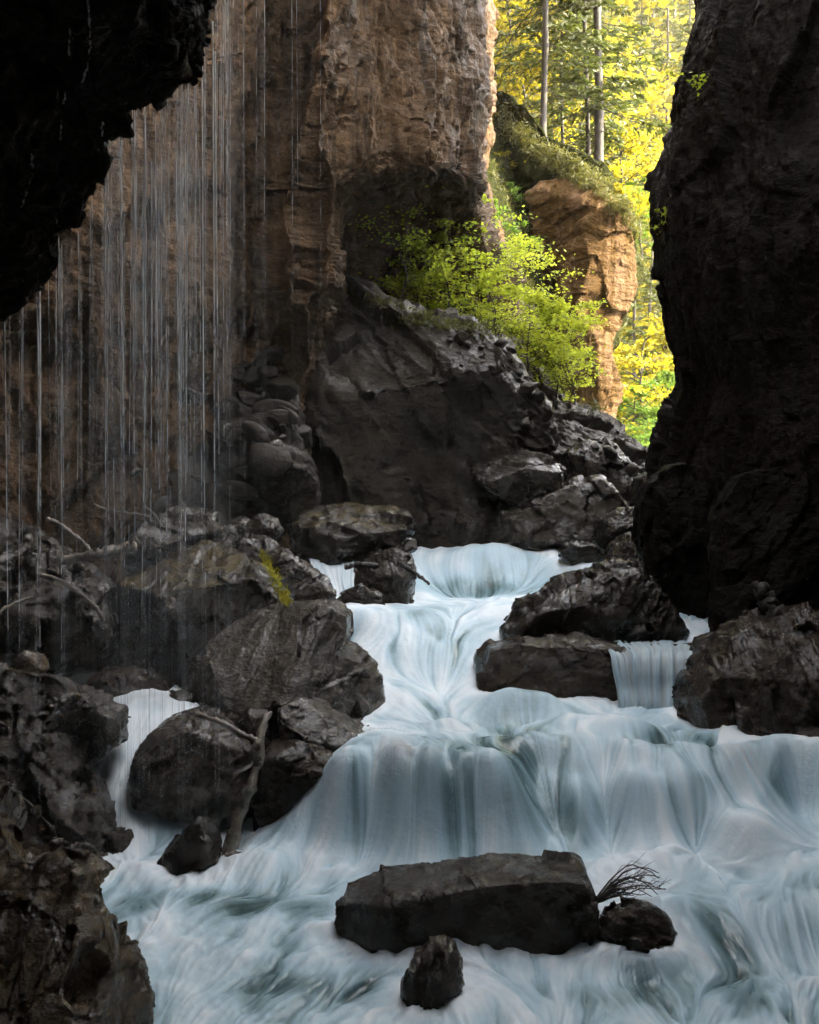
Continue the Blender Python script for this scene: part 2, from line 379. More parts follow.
ctrl = [[np.array([x, y, z]) for x in (-9, -5, -1, 3, 7.5)] for y, z in ((7.5, 16), (6.6, 12.5), (4, 10), (-1, 8.8), (-6, 8), (-12, 5), (-14, 0), (-15, -3))]  # out-of-view sheet, added to keep the rock fronts dark
tag(sheet('added_light_blocker', ctrl, 60, 70, 'roofrock', back_disp), 'added unseen roof blocking light behind the viewpoint', kind='structure')
ctrl = [[np.array([x, y, z]) for x, y in ((-7.5, 11), (-6.8, 8.5), (-5.6, 6), (-5, 2), (-5.5, -6), (-6, -15))] for z in (16, 10, 6, 3, 0, -2)]
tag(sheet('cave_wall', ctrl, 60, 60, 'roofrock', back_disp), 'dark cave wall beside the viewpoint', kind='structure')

# mossy slope behind the gorge mouth
cols = [380, 455, 495, 535, 568, 602, 634, 646]
top = [10, 50, 92, 140, 160, 186, 226, 262]; dt = [37, 37.5, 38.5, 39.5, 40.2, 41, 42, 46]
ctrl = []
T = [P(a, b, c) for a, b, c in zip(cols, top, dt)]
ctrl.append([t + np.array([i * .3, 26, 5.]) for i, t in enumerate(T)])
ctrl.append([t + np.array([0, 9, 1.]) for t in T]); ctrl.append([t + np.array([0, 1.2, .05]) for t in T])
ctrl.append([P(a, b + 16, c - .9) for a, b, c in zip(cols, top, dt)])
ctrl.append([P(a, b, c) for a, b, c in zip([380, 455, 495, 533, 562, 592, 616, 622], [130, 150, 180, 215, 240, 250, 300, 340], [33.5, 34, 35, 37, 38, 39, 40.5, 46])])
ctrl.append([P(a, b, c) for a, b, c in zip([380, 455, 495, 530, 556, 582, 600, 604], [230, 235, 250, 270, 310, 330, 360, 380], [30.5, 31, 32, 34.5, 37, 38, 40, 46])])
ctrl.append([P(a, b, c) for a, b, c in zip([380, 455, 492, 525, 550, 572, 588, 590], [292, 296, 305, 330, 370, 400, 430, 450], [28.6, 28.8, 29.5, 31, 34, 36, 39, 46])])
ctrl.append([P(a, b, c) for a, b, c in zip([380, 455, 490, 522, 546, 568, 582, 584], [330, 340, 360, 400, 440, 470, 490, 500], [26.8, 27, 27.5, 29, 32, 35, 38, 46])])
ctrl.append([P(a, 520, c) for a, c in zip([380, 455, 490, 522, 546, 568, 582, 584], [26, 26.5, 27, 28.5, 31, 34, 38, 46])])
def slope_disp(v, n): return v + n * (.35 * fbm(v * .5, 3, 5) + .30 * ridged(v * np.array([1.2, 1.2, 1.6]), 4, 6) + .06 * fbm(v * 5, 3, 8))[:, None]
slope = tag(sheet('slope', ctrl, 240, 260, 'turf', slope_disp), 'steep mossy slope below the spruce trunks', kind='structure')

# far valley side
hx = np.linspace(-110, 190, 90); hy = np.linspace(66, 260, 80)
gx, gy = np.meshgrid(hx, hy)
gz = 2.2 + np.clip(gy - 74, 0, None) ** 1.02 * .72 + .30 * np.clip(gx - 22, 0, 60) * np.clip((gy - 60) / 30, 0, 1)
gp = np.stack([gx.ravel(), gy.ravel(), gz.ravel()], 1); gp[:, 2] += 3 * fbm(gp * .05, 3, 3)
hill_v = gp
tag(link('hillside', mesh('hillside', gp, grid_faces(len(hx), len(hy)), M['turf'])), kind='structure')

# ------------------------------------------------------------------ mound, outcrops and boulders
B = boulder
B('rock_outcrop', 'golden sunlit rock face below the tall spruces', [(548,262),(580,238),(612,226),(622,232),(629,258),(628,290),(621,314),(611,332),(603,356),(590,368),(566,352),(550,318)], 36.4, 2.6, 'outcrop', 12, 90, .6, 5, .5, strat=.5, cat='rock', facets=[(.45,-.85,-.1,.72)])
B('rock_outcrop', 'dark layered rock ledges just under the mossy brow', [(524,204),(545,188),(580,190),(602,206),(616,226),(620,248),(600,264),(590,288),(566,306),(550,298),(536,262),(528,230)], 37.4, 2.4, 'outcrop', 15, 90, .5, 4, .6, strat=1.3, cat='rock', facets=[(-.5,-.8,-.2,.6)])
B('rock_outcrop', 'jutting ledge block at the top right of the golden face', [(572,232),(600,216),(616,214),(625,228),(618,242),(600,250),(584,262),(574,250)], 36.2, 2.2, 'outcrop', 19, 60, .5, 4, .6, strat=.8, cat='rock')
B('rock_outcrop', 'lower golden crag narrowing down to the dark scree', [(556,316),(588,326),(604,342),(602,360),(614,380),(617,402),(608,424),(590,434),(560,404),(548,350)], 36, 2.0, 'outcrop', 17, 80, .6, 5, .75, strat=.8, cat='rock')
tag(B('turf_cap', None, [(492,96),(512,118),(536,146),(566,160),(598,178),(618,200),(632,228),(634,246),(628,236),(606,212),(580,198),(548,194),(522,202),(505,170)], 37.9, 2.2, 'turf', 18, 60, .8, 2, .8, kind='structure'), 'mossy turf brow capping the ledges')
mound_o = B('boulder', 'huge dark peaked boulder rising behind the river bend', [(284,352),(296,322),(318,294),(341,272),(362,296),(385,316),(430,327),(470,328),(505,352),(530,392),(545,440),(545,500),(540,575),(330,585),(296,560),(285,500),(281,420)], 24.6, 3.0, 'mound', 21, 120, .6, 5, .8, (-.2,-.55,.8,.93), group=None)
B('scree_slope', 'dark scree slope falling from bushes to the gorge mouth', [(440,318),(470,312),(500,318),(525,334),(548,362),(572,388),(600,412),(628,432),(656,446),(668,470),(668,560),(560,575),(470,560),(450,430)], 27.5, 3.2, 'soil', 24, 110, .7, 4, 1.25, (.5,-.5,.75,.62), cat='slope')
B('boulder', 'dark ribbed rock flank beside the scree, lit along its strata', [(478,372),(500,352),(520,380),(540,412),(552,448),(540,470),(500,462),(484,430)], 23.6, 1.0, 'mound', 26, 56, .6, 6, 1.2, strat=2.5)
B('boulder', 'grey pointed boulder wedged above the far rapids', [(470,466),(492,450),(515,449),(545,458),(562,470),(560,488),(545,505),(520,512),(490,495),(474,482)], 22.6, 1.0, 'grey', 31, 56, .6, 7, .8, (-.3,-.5,.8,.6))
B('boulder', 'large smooth grey boulder with a thin yellow mossy edge', [(500,520),(525,505),(548,494),(575,482),(600,480),(615,492),(628,510),(622,530),(600,548),(520,552),(500,545)], 22.2, 1.0, 'grey', 33, 60, .6, 6, .7)
B('boulder', 'grey slab leaning behind the yellow-edged boulder', [(560,452),(585,442),(612,448),(632,470),(645,490),(640,508),(600,505),(566,490)], 24.2, 1.1, 'grey', 35, 48)
B('boulder', 'small dark block left of the grey pointed boulder', [(455,500),(475,492),(500,505),(505,530),(500,552),(460,552),(450,530)], 22.9, .8, 'grey', 37, 36)
B('boulder', 'grey stone under the pointed boulder at the waterline', [(500,512),(520,508),(530,520),(528,548),(508,555),(494,545)], 21.9, .6, 'grey', 39, 36)
B('boulder', 'dark rounded block standing against the black wall', [(600,520),(618,510),(640,508),(650,520),(648,545),(638,560),(608,558),(598,540)], 20.6, .8, 'wet', 41, 48)
B('boulder', 'brown wet block below the one against the wall', [(612,548),(628,535),(646,532),(656,552),(656,585),(620,588),(606,570)], 19.4, .7, 'brown', 43, 48)
B('boulder', 'dark low rock on the crest left of the black wall', [(636,480),(650,468),(668,474),(672,510),(655,520),(634,510)], 22.0, .8, 'wet', 44, 36)
B('boulder', 'tiny dark rock poking out of the far white rapids', [(560,549),(572,543),(590,543),(600,550),(594,562),(568,564),(559,556)], 20.4, .35, 'wet', 45, 32)
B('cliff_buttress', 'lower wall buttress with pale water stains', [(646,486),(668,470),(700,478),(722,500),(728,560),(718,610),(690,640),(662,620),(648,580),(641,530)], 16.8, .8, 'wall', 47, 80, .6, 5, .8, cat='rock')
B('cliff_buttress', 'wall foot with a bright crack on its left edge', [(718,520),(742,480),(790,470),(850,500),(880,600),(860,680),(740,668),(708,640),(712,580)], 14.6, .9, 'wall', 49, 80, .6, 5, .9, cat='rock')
# left of the river, far to near
B('rubble_heap', 'heap of dark rubble sloping down from the brown cliff foot', [(110,430),(170,395),(225,370),(275,345),(296,380),(300,520),(280,570),(110,580),(80,500)], 20.6, 1.6, 'soil', 50, 80, .7, 6, 1.3, (0,-.6,.8,.55), cat='rubble')
B('boulder', 'upright diamond-shaped boulder left of the huge peaked one', [(246,486),(262,462),(290,447),(308,462),(320,482),(318,506),(300,524),(276,528),(256,512)], 20, .9, 'mound', 51, 52, .7, 8, .7)
B('boulder', 'long flat mossy boulder at the head of the left falls', [(290,528),(305,514),(340,508),(385,507),(404,514),(412,530),(410,548),(380,562),(320,566),(296,556)], 19.2, .9, 'mossy', 53, 60, .5, 6, .8, (0,-.45,.9,.55))
B('boulder', 'small round grey stone left of the flat mossy boulder', [(249,524),(262,515),(276,518),(283,530),(276,540),(254,540)], 17.5, .4, 'grey', 54, 32)
B('boulder', 'small grey stone beside the round one under the cliff', [(231,523),(240,516),(250,521),(250,534),(236,537)], 18, .3, 'grey', 55, 28)
B('boulder', 'shiny brown rock beside the first small left fall', [(262,560),(285,552),(306,566),(326,582),(334,600),(328,616),(290,612),(268,595)], 16.4, .6, 'brown', 56, 48)
B('boulder', 'dark jagged rock behind the moss streak', [(226,548),(246,536),(266,540),(290,556),(296,575),(270,590),(236,580)], 16.9, .6, 'wet', 57, 44)
B('boulder', 'dark humped boulder under the threads, behind the mossy one', [(134,540),(150,516),(178,506),(205,512),(228,532),(235,560),(220,585),(150,590),(130,565)], 16.2, .9, 'wet', 58, 52)
mossb = B('boulder', 'big black undercut boulder topped with yellow moss', [(104,600),(125,580),(158,558),(200,548),(240,552),(268,574),(290,600),(292,620),(268,645),(235,680),(180,706),(110,700),(95,650)], 14.4, 1.1, 'mossy', 59, 90, .5, 5, .55, (-.1,-.35,.92,.72))
B('boulder', 'dark boulder at the left edge below the logs', [(-30,600),(10,585),(55,588),(95,605),(110,630),(100,660),(60,672),(-30,668)], 13.6, .8, 'wet', 61, 48)
B('boulder', 'black slab leaning under the broken logs', [(20,560),(45,545),(70,556),(112,590),(118,618),(80,625),(30,600)], 14.6, .6, 'wet', 62, 44)
B('boulder', 'angular black rock beside the left frame edge', [(-40,540),(-5,520),(30,530),(48,552),(40,580),(0,592),(-40,590)], 15.2, .8, 'wet', 63, 44)
B('boulder', 'flat brown rock at the top of the side channel', [(92,684),(105,670),(130,667),(155,676),(170,690),(160,702),(110,702),(95,696)], 13.2, .5, 'brown', 64, 44)
B('boulder', 'low dark rock right of the flat brown one', [(150,706),(166,694),(190,690),(200,702),(190,722),(160,722)], 12.9, .4, 'wet', 65, 32)
B('boulder', 'great pale grey boulder between side channel and river', [(176,712),(184,690),(196,664),(212,640),(232,624),(262,612),(296,603),(330,604),(348,616),(350,636),(342,648),(362,660),(380,676),(384,700),(372,714),(340,718),(300,714),(270,730),(200,740)], 13.4, 1.25, 'great', 71, 110, .6, 5, .45, (-.2,-.66,.72,.60), facets=[(.75,-.6,.3,.70), (-.8,-.55,.2,.74)])
B('boulder', 'sloping dark slab at the river foot of the great grey boulder', [(280,706),(300,700),(322,704),(352,728),(382,750),(360,762),(310,760),(284,740)], 12.1, .6, 'grey', 72, 60, .6, 5, .8, (.3,-.5,.8,.6))
B('boulder', 'rounded reddish brown boulder left of the driftwood', [(136,762),(145,742),(168,722),(195,713),(232,724),(262,738),(270,770),(262,810),(240,834),(180,834),(148,822),(137,792)], 11.9, .95, 'brown', 73, 90, .6, 6, .7)
B('boulder', 'small brown stone lodged on top of the reddish boulder', [(238,722),(250,710),(266,714),(268,728),(262,742),(242,740)], 11.9, .3, 'brown', 74, 36)
B('boulder', 'blocky brown boulder right of the driftwood', [(258,760),(272,746),(300,742),(330,752),(336,765),(322,790),(300,820),(276,838),(262,826)], 11.5, .7, 'brown', 75, 72, .5, 6, .9)
B('boulder', 'small dark wedge rock at the foot of the side channel', [(160,862),(175,842),(195,824),(204,820),(216,838),(218,858),(200,872),(170,874)], 10.45, .35, 'wet', 76, 48)
# the river's own boulders
B('boulder', 'dark rock parting the upper left fall, sticks on it', [(352,566),(372,551),(392,546),(408,556),(412,575),(410,600),(392,612),(360,606),(350,588)], 18.6, .7, 'grey', 81, 60)
B('boulder', 'low wet stone beside the rock with sticks', [(332,602),(345,590),(362,584),(380,596),(386,612),(360,618),(336,614)], 17.6, .45, 'grey', 82, 40)
B('boulder', 'broad dark pyramid boulder in midstream', [(500,630),(515,608),(545,590),(575,574),(610,562),(632,566),(650,582),(668,605),(680,632),(670,650),(600,656),(520,650)], 15.9, 1.0, 'wet', 83, 96, .6, 7, .9, (-.2,-.5,.8,.8))
B('boulder', 'flat wide ledge rock in front of the pyramid boulder', [(480,662),(490,646),(520,641),(580,643),(640,650),(700,650),(722,654),(726,700),(700,740),(600,745),(520,730),(490,705),(479,682)], 14.4, .72, 'brown', 84, 90, .35, 2, .55, strat=.3)
B('boulder', 'black rock at the right end of the ledge waterfall', [(690,660),(700,640),(722,634),(745,640),(745,690),(715,700),(694,685)], 13.7, .5, 'wet', 85, 44)
B('boulder', 'big glistening brown boulder at the right frame edge', [(684,700),(690,676),(712,650),(738,628),(765,617),(800,614),(850,618),(880,650),(885,720),(850,750),(780,745),(720,742),(690,732)], 12.6, 1.1, 'brown', 86, 110, .6, 7, 1.0, (-.25,-.6,.75,.72))
B('boulder', 'small black rock under the glistening one at the frame', [(784,744),(800,734),(840,728),(860,750),(850,790),(810,778)], 11.4, .4, 'wet', 87, 36)
B('boulder', 'long flat-topped dark slab in the foreground water', [(339,908),(345,893),(372,887),(405,881),(440,874),(500,868),(545,866),(580,870),(588,890),(590,915),(582,945),(575,975),(480,990),(360,990),(336,955),(334,925)], 9.0, .42, 'slab', 91, 110, .22, 0, .45, strat=.5, facets=[(.05,-1,.05,.86), (-.6,-.8,.1,.86)])
B('boulder', 'thin dark stone at the left end of the flat slab', [(336,905),(343,900),(350,905),(352,935),(344,942),(336,928)], 8.95, .2, 'wet', 92, 24)
B('boulder', 'small pointed striped rock in front of the slab', [(404,985),(415,962),(430,942),(440,938),(452,950),(460,968),(462,995),(450,1015),(415,1022),(402,1008)], 8.0, .3, 'grey', 93, 64, .7, 8, .9, strat=1.6)
B('boulder', 'round ochre rock with water piled round its sides', [(598,930),(606,910),(628,903),(652,904),(668,918),(674,940),(664,965),(630,985),(602,965)], 8.75, .3, 'brown', 94, 60, .8, 6, .9)
B('boulder', 'submerged rock showing brown under right rapids', [(700,850),(720,824),(750,815),(780,828),(795,860),(780,890),(710,890)], 10.9, .4, 'brown', 95, 40, .9, 3, .5)
# left bank
B('left_bank', 'wet gravelly bank left of the side channel', [(-200,700),(-60,668),(0,664),(30,672),(60,682),(84,700),(98,710),(98,742),(84,756),(78,774),(92,804),(108,832),(116,850),(112,864),(80,872),(40,880),(-60,960),(-240,960)], 11.2, 1.5, 'gravel', 101, 120, .7, 6, .8, (.25,-.65,.65,.60), cat='bank')
B('boulder', 'rounded pebbly rock beside the upper side channel', [(66,704),(80,694),(104,698),(122,712),(122,744),(100,752),(72,744)], 11.4, .4, 'gravel', 102, 48)
B('boulder', 'wet knob at the lower end of the gravelly bank', [(102,846),(112,832),(128,834),(136,852),(132,866),(108,868)], 10.7, .3, 'gravel', 103, 40)
B('boulder', 'ochre glistening rock in the bottom left corner', [(-120,800),(-40,796),(0,812),(20,850),(58,852),(76,872),(88,905),(104,935),(112,965),(134,985),(142,1010),(138,1060),(60,1160),(-140,1160)], 6.4, .75, 'near', 105, 140, .6, 7, 1.15, (.25,-.6,.6,.66))
B('boulder', 'orange brown stone lying on the dark bank top', [(16,660),(28,651),(42,657),(46,670),(34,680),(20,674)], 11.9, .25, 'near', 106, 28)

# ------------------------------------------------------------------ the river: surface through surveyed heights, streaks follow the current
def wz(px, py, z):
    d = (CZ - z) * F / (py - CY); return [(px - CX) / F * d, d, z]
def wd(px, py, d): return list(P(px, py, d))
WC = []
for px in (-250, 60, 300, 550, 820, 1100): WC += [wz(px, 1500, -.05), wz(px, 1200, -.03)]
for px in (60, 200, 330, 450, 560, 680, 800, 950): WC += [wz(px, 1040, -.02)]
for px in (80, 200, 420, 700, 830, 950): WC.append(wz(px, 975, .0))
WC += [wd(200, 888, 9.9)]
# main fall: lip and foot
for px, y0, z0, y1, z1 in ((330, 775, .92, 866, .22), (400, 763, 1.0, 868, .2), (470, 760, 1.02, 868, .2), (530, 762, 1.0, 866, .2)):
    WC += [wz(px, y0, z0), wz(px - 12, y1, z1), wd(px - 6, (y0 + y1) / 2, 10.66)]
for px, y0, z0, y1, z1 in ((590, 752, 1.06, 872, .25), (650, 750, 1.08, 885, .25), (720, 752, 1.08, 900, .25), (790, 758, 1.08, 905, .3), (860, 765, 1.08, 905, .3), (980, 770, 1.08, 905, .3)):
    WC += [wz(px, y0, z0), wz(px - 20, y1, z1), wd(px - 8, y0 * .6 + y1 * .4, 10.5)]
WC += [wd(748, 836, 10.15), wd(745, 872, 9.75), wd(690, 862, 9.85), wd(830, 862, 9.7), wd(270, 850, 10.3), wd(300, 825, 10.7), wd(610, 845, 10.2)]
# middle pool
WC += [wz(350, 735, 1.08), wz(420, 735, 1.06), wz(500, 730, 1.10), wz(580, 728, 1.12), wz(660, 730, 1.10), wz(740, 745, 1.09), wz(400, 712, 1.12), wz(470, 705, 1.16), wd(540, 700, 13.0), wd(505, 692, 13.35), wd(600, 712, 12.6), wd(660, 712, 12.8), wd(560, 716, 12.5)]
# tongue left of the ledge
WC += [wz(400, 690, 1.28), wz(440, 690, 1.22), wz(470, 668, 1.42), wz(420, 660, 1.52), wz(385, 650, 1.62), wz(370, 625, 1.86), wz(430, 630, 1.80), wz(480, 630, 1.80), wz(350, 612, 2.0), wz(400, 610, 2.0), wz(450, 607, 2.0), wz(500, 606, 2.02), wz(520, 600, 2.05), wz(440, 650, 1.62)]
# upper steps
WC += [wd(350, 600, 18.8), wd(440, 597, 19.2), wd(500, 594, 19.4), wd(420, 580, 20.2), wd(470, 590, 19.9), wd(530, 582, 20.4), wd(330, 592, 18.2), wd(335, 560, 19.2), wd(312, 566, 19.0), wd(350, 553, 20.2), wd(420, 557, 21.3), wd(470, 548, 21.6), wd(500, 552, 21.2), wd(560, 560, 20.8), wd(440, 546, 22.6), wd(520, 545, 23), wd(400, 546, 23), wd(580, 547, 22.6), wd(620, 560, 20), wd(600, 572, 18.8),
       wd(450, 541, 26), wd(540, 540, 26), wd(300, 545, 26), wd(650, 540, 26), wd(480, 537, 31), wd(300, 540, 31), wd(700, 537, 31), wd(520, 536, 40), wd(680, 536, 40)]
# right: small chute beside the wall, flat shelf, curtain over the ledge
WC += [wd(668, 598, 17.6), wd(700, 600, 17.2), wd(680, 612, 16.6), wd(690, 634, 15.6), wd(640, 640, 15.4), [4.4, 15.2, 1.6]]
WC += [[x, y, z] for x in (1.5, 2.1, 2.7, 3.3, 4.0) for y, z in ((13.5, 1.16), (14.2, 1.2), (12.9, 1.12))]
# left channel
WC += [wd(120, 694, 12.9), wd(160, 690, 12.9), wd(178, 700, 12.6), wd(115, 712, 12.4), wd(150, 722, 12.1), wd(140, 742, 11.85), wd(112, 752, 11.7), wd(150, 752, 11.7), wd(122, 772, 11.5), wd(130, 800, 11.2), wd(138, 826, 10.95), wd(175, 840, 10.8), wd(160, 858, 10.5), wd(130, 862, 10.4), wd(220, 858, 10.5)]
WC += [[-1.6, 13.4, .9], [-1.9, 12.1, .8], [-1.75, 11.4, .35], [-1.3, 11.4, .4], [-1.5, 12.6, .8], [-3.6, 11.4, .3], [-4.2, 12.4, .6], [-4, 10.4, .1], [-5, 9, 0], [-3.7, 9.4, .1], [-3.3, 8.4, 0], [-5.6, 12, .4], [-3.4, 14, 1.3], [-5, 15, 1.3], [-3, 17, 1.5], [-6, 18, 1.8], [-1.1, 16, 1.5], [-1.0, 14.2, 1.2]]
# pool below the main fall
for X in np.arange(-2.6, 4.6, .7):
    for d, z in ((9.75, .17), (9.2, .13), (8.5, .06), (7.9, .01)):
        if X > .8 and d > 8.9: continue
        WC.append([X, d + (.12 if X > 1.5 else 0), z + (.05 if X > 2 else 0)])
WC = np.array(WC)
_ph = lambda r2: np.sqrt(r2 + .05)
A = _ph(((WC[:, None, :2] - WC[None, :, :2]) ** 2).sum(-1)) - np.eye(len(WC)) * 0.01
m = len(WC); K = np.zeros((m + 3, m + 3)); K[:m, :m] = A; K[:m, m] = 1; K[:m, m + 1:] = WC[:, :2]; K[m, :m] = 1; K[m + 1:, :m] = WC[:, :2].T
sol = np.linalg.solve(K, np.concatenate([WC[:, 2], np.zeros(3)]))
def Hs(x, y):
    out = np.zeros(x.shape)
    for i in range(m): out += sol[i] * _ph((x - WC[i, 0]) ** 2 + (y - WC[i, 1]) ** 2)
    return out + sol[m] + sol[m + 1] * x + sol[m + 2] * y
NU = int(880 * Q)
yf = np.linspace(4.6, 34, 4000)
rho = 2050 / yf ** 2 + 390 / yf * np.where(yf < 24, 1, .3)
cum = np.concatenate([[0], np.cumsum((rho[1:] + rho[:-1]) / 2 * np.diff(yf))])
NV = int(cum[-1] * Q); cum *= Q; Yr = np.interp(np.arange(NV), cum, yf)
U = np.linspace(-.44, .46, NU)
Xg = U[None, :] * Yr[:, None]; Yg = np.repeat(Yr[:, None], NU, 1)
sub = 3
xs_, ys_ = Xg[::sub, ::sub], Yg[::sub, ::sub]
wob_ = fbm(np.stack([xs_.ravel() * .85, ys_.ravel() * .45, 0 * xs_.ravel() + 4.2], 1), 3, 61).reshape(xs_.shape)
env = np.exp(-((ys_ - 11.0) / 1.0) ** 2) * np.clip((xs_ + 1.2) / .6, 0, 1)
Hc = Hs(xs_, ys_ + (1.15 * wob_ + .22 * np.sin(xs_ * 2.1 + .8)) * env)
Hc += .05 * env * np.sin(7 * (ys_ + .5 * wob_) + 1.5 * xs_) * np.clip(xs_, 0, 1)
def up(a, shape):
    r = np.arange(shape[0]) / sub; c = np.arange(shape[1]) / sub
    r = np.minimum(r, a.shape[0] - 1.001); c = np.minimum(c, a.shape[1] - 1.001)
    i = r.astype(int); j = c.astype(int); fr = (r - i)[:, None]; fc = (c - j)[None, :]
    T_ = a[i] * (1 - fr) + a[i + 1] * fr
    return T_[:, j] * (1 - fc) + T_[:, j + 1] * fc
H = up(Hc, Xg.shape)
def spot(px, py, d, rx, ry):
    x, y, _ = P(px, py, d); return np.exp(-(((Xg - x) / rx) ** 2 + ((Yg - y) / ry) ** 2))
H += .20 * spot(425, 800, 10.55, .42, .32) + .10 * spot(345, 820, 10.6, .3, .3) - .07 * spot(548, 810, 10.75, .25, .5) + .17 * spot(594, 925, 8.95, .16, .22) + .15 * spot(688, 925, 8.95, .16, .25) + .08 * spot(640, 905, 9.15, .35, .12) + .13 * spot(640, 955, 8.40, .40, .16) + .12 * spot(640, 790, 10.7, .3, .25) + .16 * spot(748, 838, 10.1, .33, .28) + .10 * spot(690, 790, 10.6, .25, .25) + .12 * spot(820, 800, 10.5, .35, .3) - .10 * spot(700, 835, 10.2, .2, .3) + .06 * spot(500, 845, 10.3, .3, .2)
H += .12 * spot(520, 700, 13.1, .5, .3) + .07 * spot(440, 720, 12.4, .4, .25) + .08 * spot(620, 735, 12.0, .5, .3) + .07 * spot(720, 745, 11.8, .4, .3) + .14 * spot(480, 560, 21.2, .8, .4) - .10 * spot(465, 590, 19.8, .7, .4) + .10 * spot(420, 640, 16.3, .35, .5) + .12 * spot(560, 560, 20.4, .6, .4)
# distance from the water surface to the nearest stone
from mathutils.bvhtree import BVHTree
from mathutils import Vector
bv, bf, o0 = [], [], 0
for o_ in bpy.data.objects:
    if o_.name.startswith(('boulder', 'left_bank', 'cliff_buttress')) and o_.type == 'MESH':
        a = np.empty(len(o_.data.vertices) * 3, np.float32); o_.data.vertices.foreach_get('co', a); a = a.reshape(-1, 3) + np.array(o_.location)
        q_ = np.empty(len(o_.data.loops), np.int32); o_.data.loops.foreach_get('vertex_index', q_)
        bv.append(a); bf.append(q_.reshape(-1, 4) + o0); o0 += len(a)
tree = BVHTree.FromPolygons(np.concatenate(bv).tolist(), np.concatenate(bf).tolist())
st_ = 6
sub_, sub = sub, st_
Dc = np.array([[(tree.find_nearest(Vector((x, y, z)), 1.2)[3] or 1.2) for x, y, z in zip(a, b, c)] for a, b, c in zip(Xg[::st_, ::st_], Yg[::st_, ::st_], H[::st_, ::st_])])
Dist = up(Dc, Xg.shape); sub = sub_
collar = np.exp(-Dist / (.006 * Yg + .02)); wide = np.exp(-Dist / (.022 * Yg))
# flow direction: downhill, with the boulders pushing it aside
Fp = H * 1.0 + .22 * Yg
for (rx, ry, rs) in ROCKS:
    if 7 < ry < 21 and -5 < rx < 5 and rs < 1.6: Fp += .16 * np.exp(-((Xg - rx) ** 2 + (Yg - ry) ** 2) / (2 * (rs * .75) ** 2))
pw = np.stack([Xg.ravel() * .55, Yg.ravel() * .3, 0 * Xg.ravel()], 1)
Fp += .05 * fbm(pw, 3, 77).reshape(Xg.shape)
near_ = np.clip((10.1 - Yg) / .5, 0, 1)
Fp += near_ * (.15 * fbm(pw * 2.2, 2, 78).reshape(Xg.shape) + .10 * Xg)
def blur(a, k):
    for _ in range(k):
        b_ = np.pad(a, 1, mode='edge'); a = (b_[:-2, 1:-1] + b_[2:, 1:-1] + b_[1:-1, :-2] + b_[1:-1, 2:] + a * 2) / 6
    return a
Fp += .22 * wide
fall = np.exp(-((Yg - 10.6) / .7) ** 2)
Fp -= fall * .22 * np.clip(Xg - 1.0, 0, 4); Fp += fall * .30 * np.clip(-.1 - Xg, -1, 0) * -1 * 0
Fp += fall * .25 * np.clip(Xg, -2, 0)
Fp = blur(Fp, int(40 * Q))
dU = U[1] - U[0]
gi = np.gradient(Fp, axis=1) / (dU * Yg); gj_ = np.gradient(Fp, axis=0)
dY = np.gradient(Yr)[:, None]
gyy = gj_ / dY - gi * U[None, :]
vx, vy = -gi, -gyy - .08
sp = np.hypot(vx, vy) + 1e-6; vx /= sp; vy /= sp
di = (vx - U[None, :] * vy) / Yg / dU; dj = vy / dY
mg = np.hypot(di, dj); di = (di / mg).astype(np.float32); dj = (dj / mg).astype(np.float32)
def cells_noise(sz):
    h, w_ = int(NV / sz / Q) + 3, int(NU / sz / Q) + 3
    a = rng.normal(size=(h, w_)).astype(np.float32)
    r = np.arange(NV) / sz / Q; c = np.arange(NU) / sz / Q; i = r.astype(int); j = c.astype(int)
    sm = lambda t: t * t * (3 - 2 * t)
    fr = sm(r - i)[:, None]; fc = sm(c - j)[None, :]
    T_ = a[i] * (1 - fr) + a[i + 1] * fr
    return (T_[:, j] * (1 - fc) + T_[:, j + 1] * fc)
srcs = [blur(rng.normal(size=(NV, NU)).astype(np.float32), 1), cells_noise(5), cells_noise(14), cells_noise(34)]
srcs = [s_ / s_.std() for s_ in srcs]
def lic(src, L):
    J, I = np.meshgrid(np.arange(NV, dtype=np.float32), np.arange(NU, dtype=np.float32), indexing='ij')
    acc = [s_ * 0 for s_ in src]; wt = 0
    for k in range(L):
        i = np.clip(I, 0, NU - 1.01); j = np.clip(J, 0, NV - 1.01)
        ii = i.astype(np.int32); jj = j.astype(np.int32); idx = jj * NU + ii
        fi = i - ii; fj = j - jj
        wk = math.cos((k / L) * math.pi / 2) ** 2; wt += wk
        for q, s_ in enumerate(src):
            f_ = s_.ravel()
            acc[q] += wk * ((f_[idx] * (1 - fi) + f_[idx + 1] * fi) * (1 - fj) + (f_[idx + NU] * (1 - fi) + f_[np.minimum(idx + NU + 1, NU * NV - 1)] * fi) * fj)
        ux, uy = di.ravel()[idx], dj.ravel()[idx]
        I = I - ux * 1.4; J = J - uy * 1.4
    return [a / a.std() for a in acc]
L1, L2, L3, L4 = lic(srcs, int(80 * Q))
K1, K2, K3 = lic([cells_noise(4), cells_noise(9), cells_noise(22)], int(16 * Q))
gH = np.hypot(np.gradient(H, axis=1) / (dU * Yg), np.gradient(H, axis=0) / dY)
steep = np.clip((gH - .18) / .55, 0, 1); steep = blur(steep, 8)
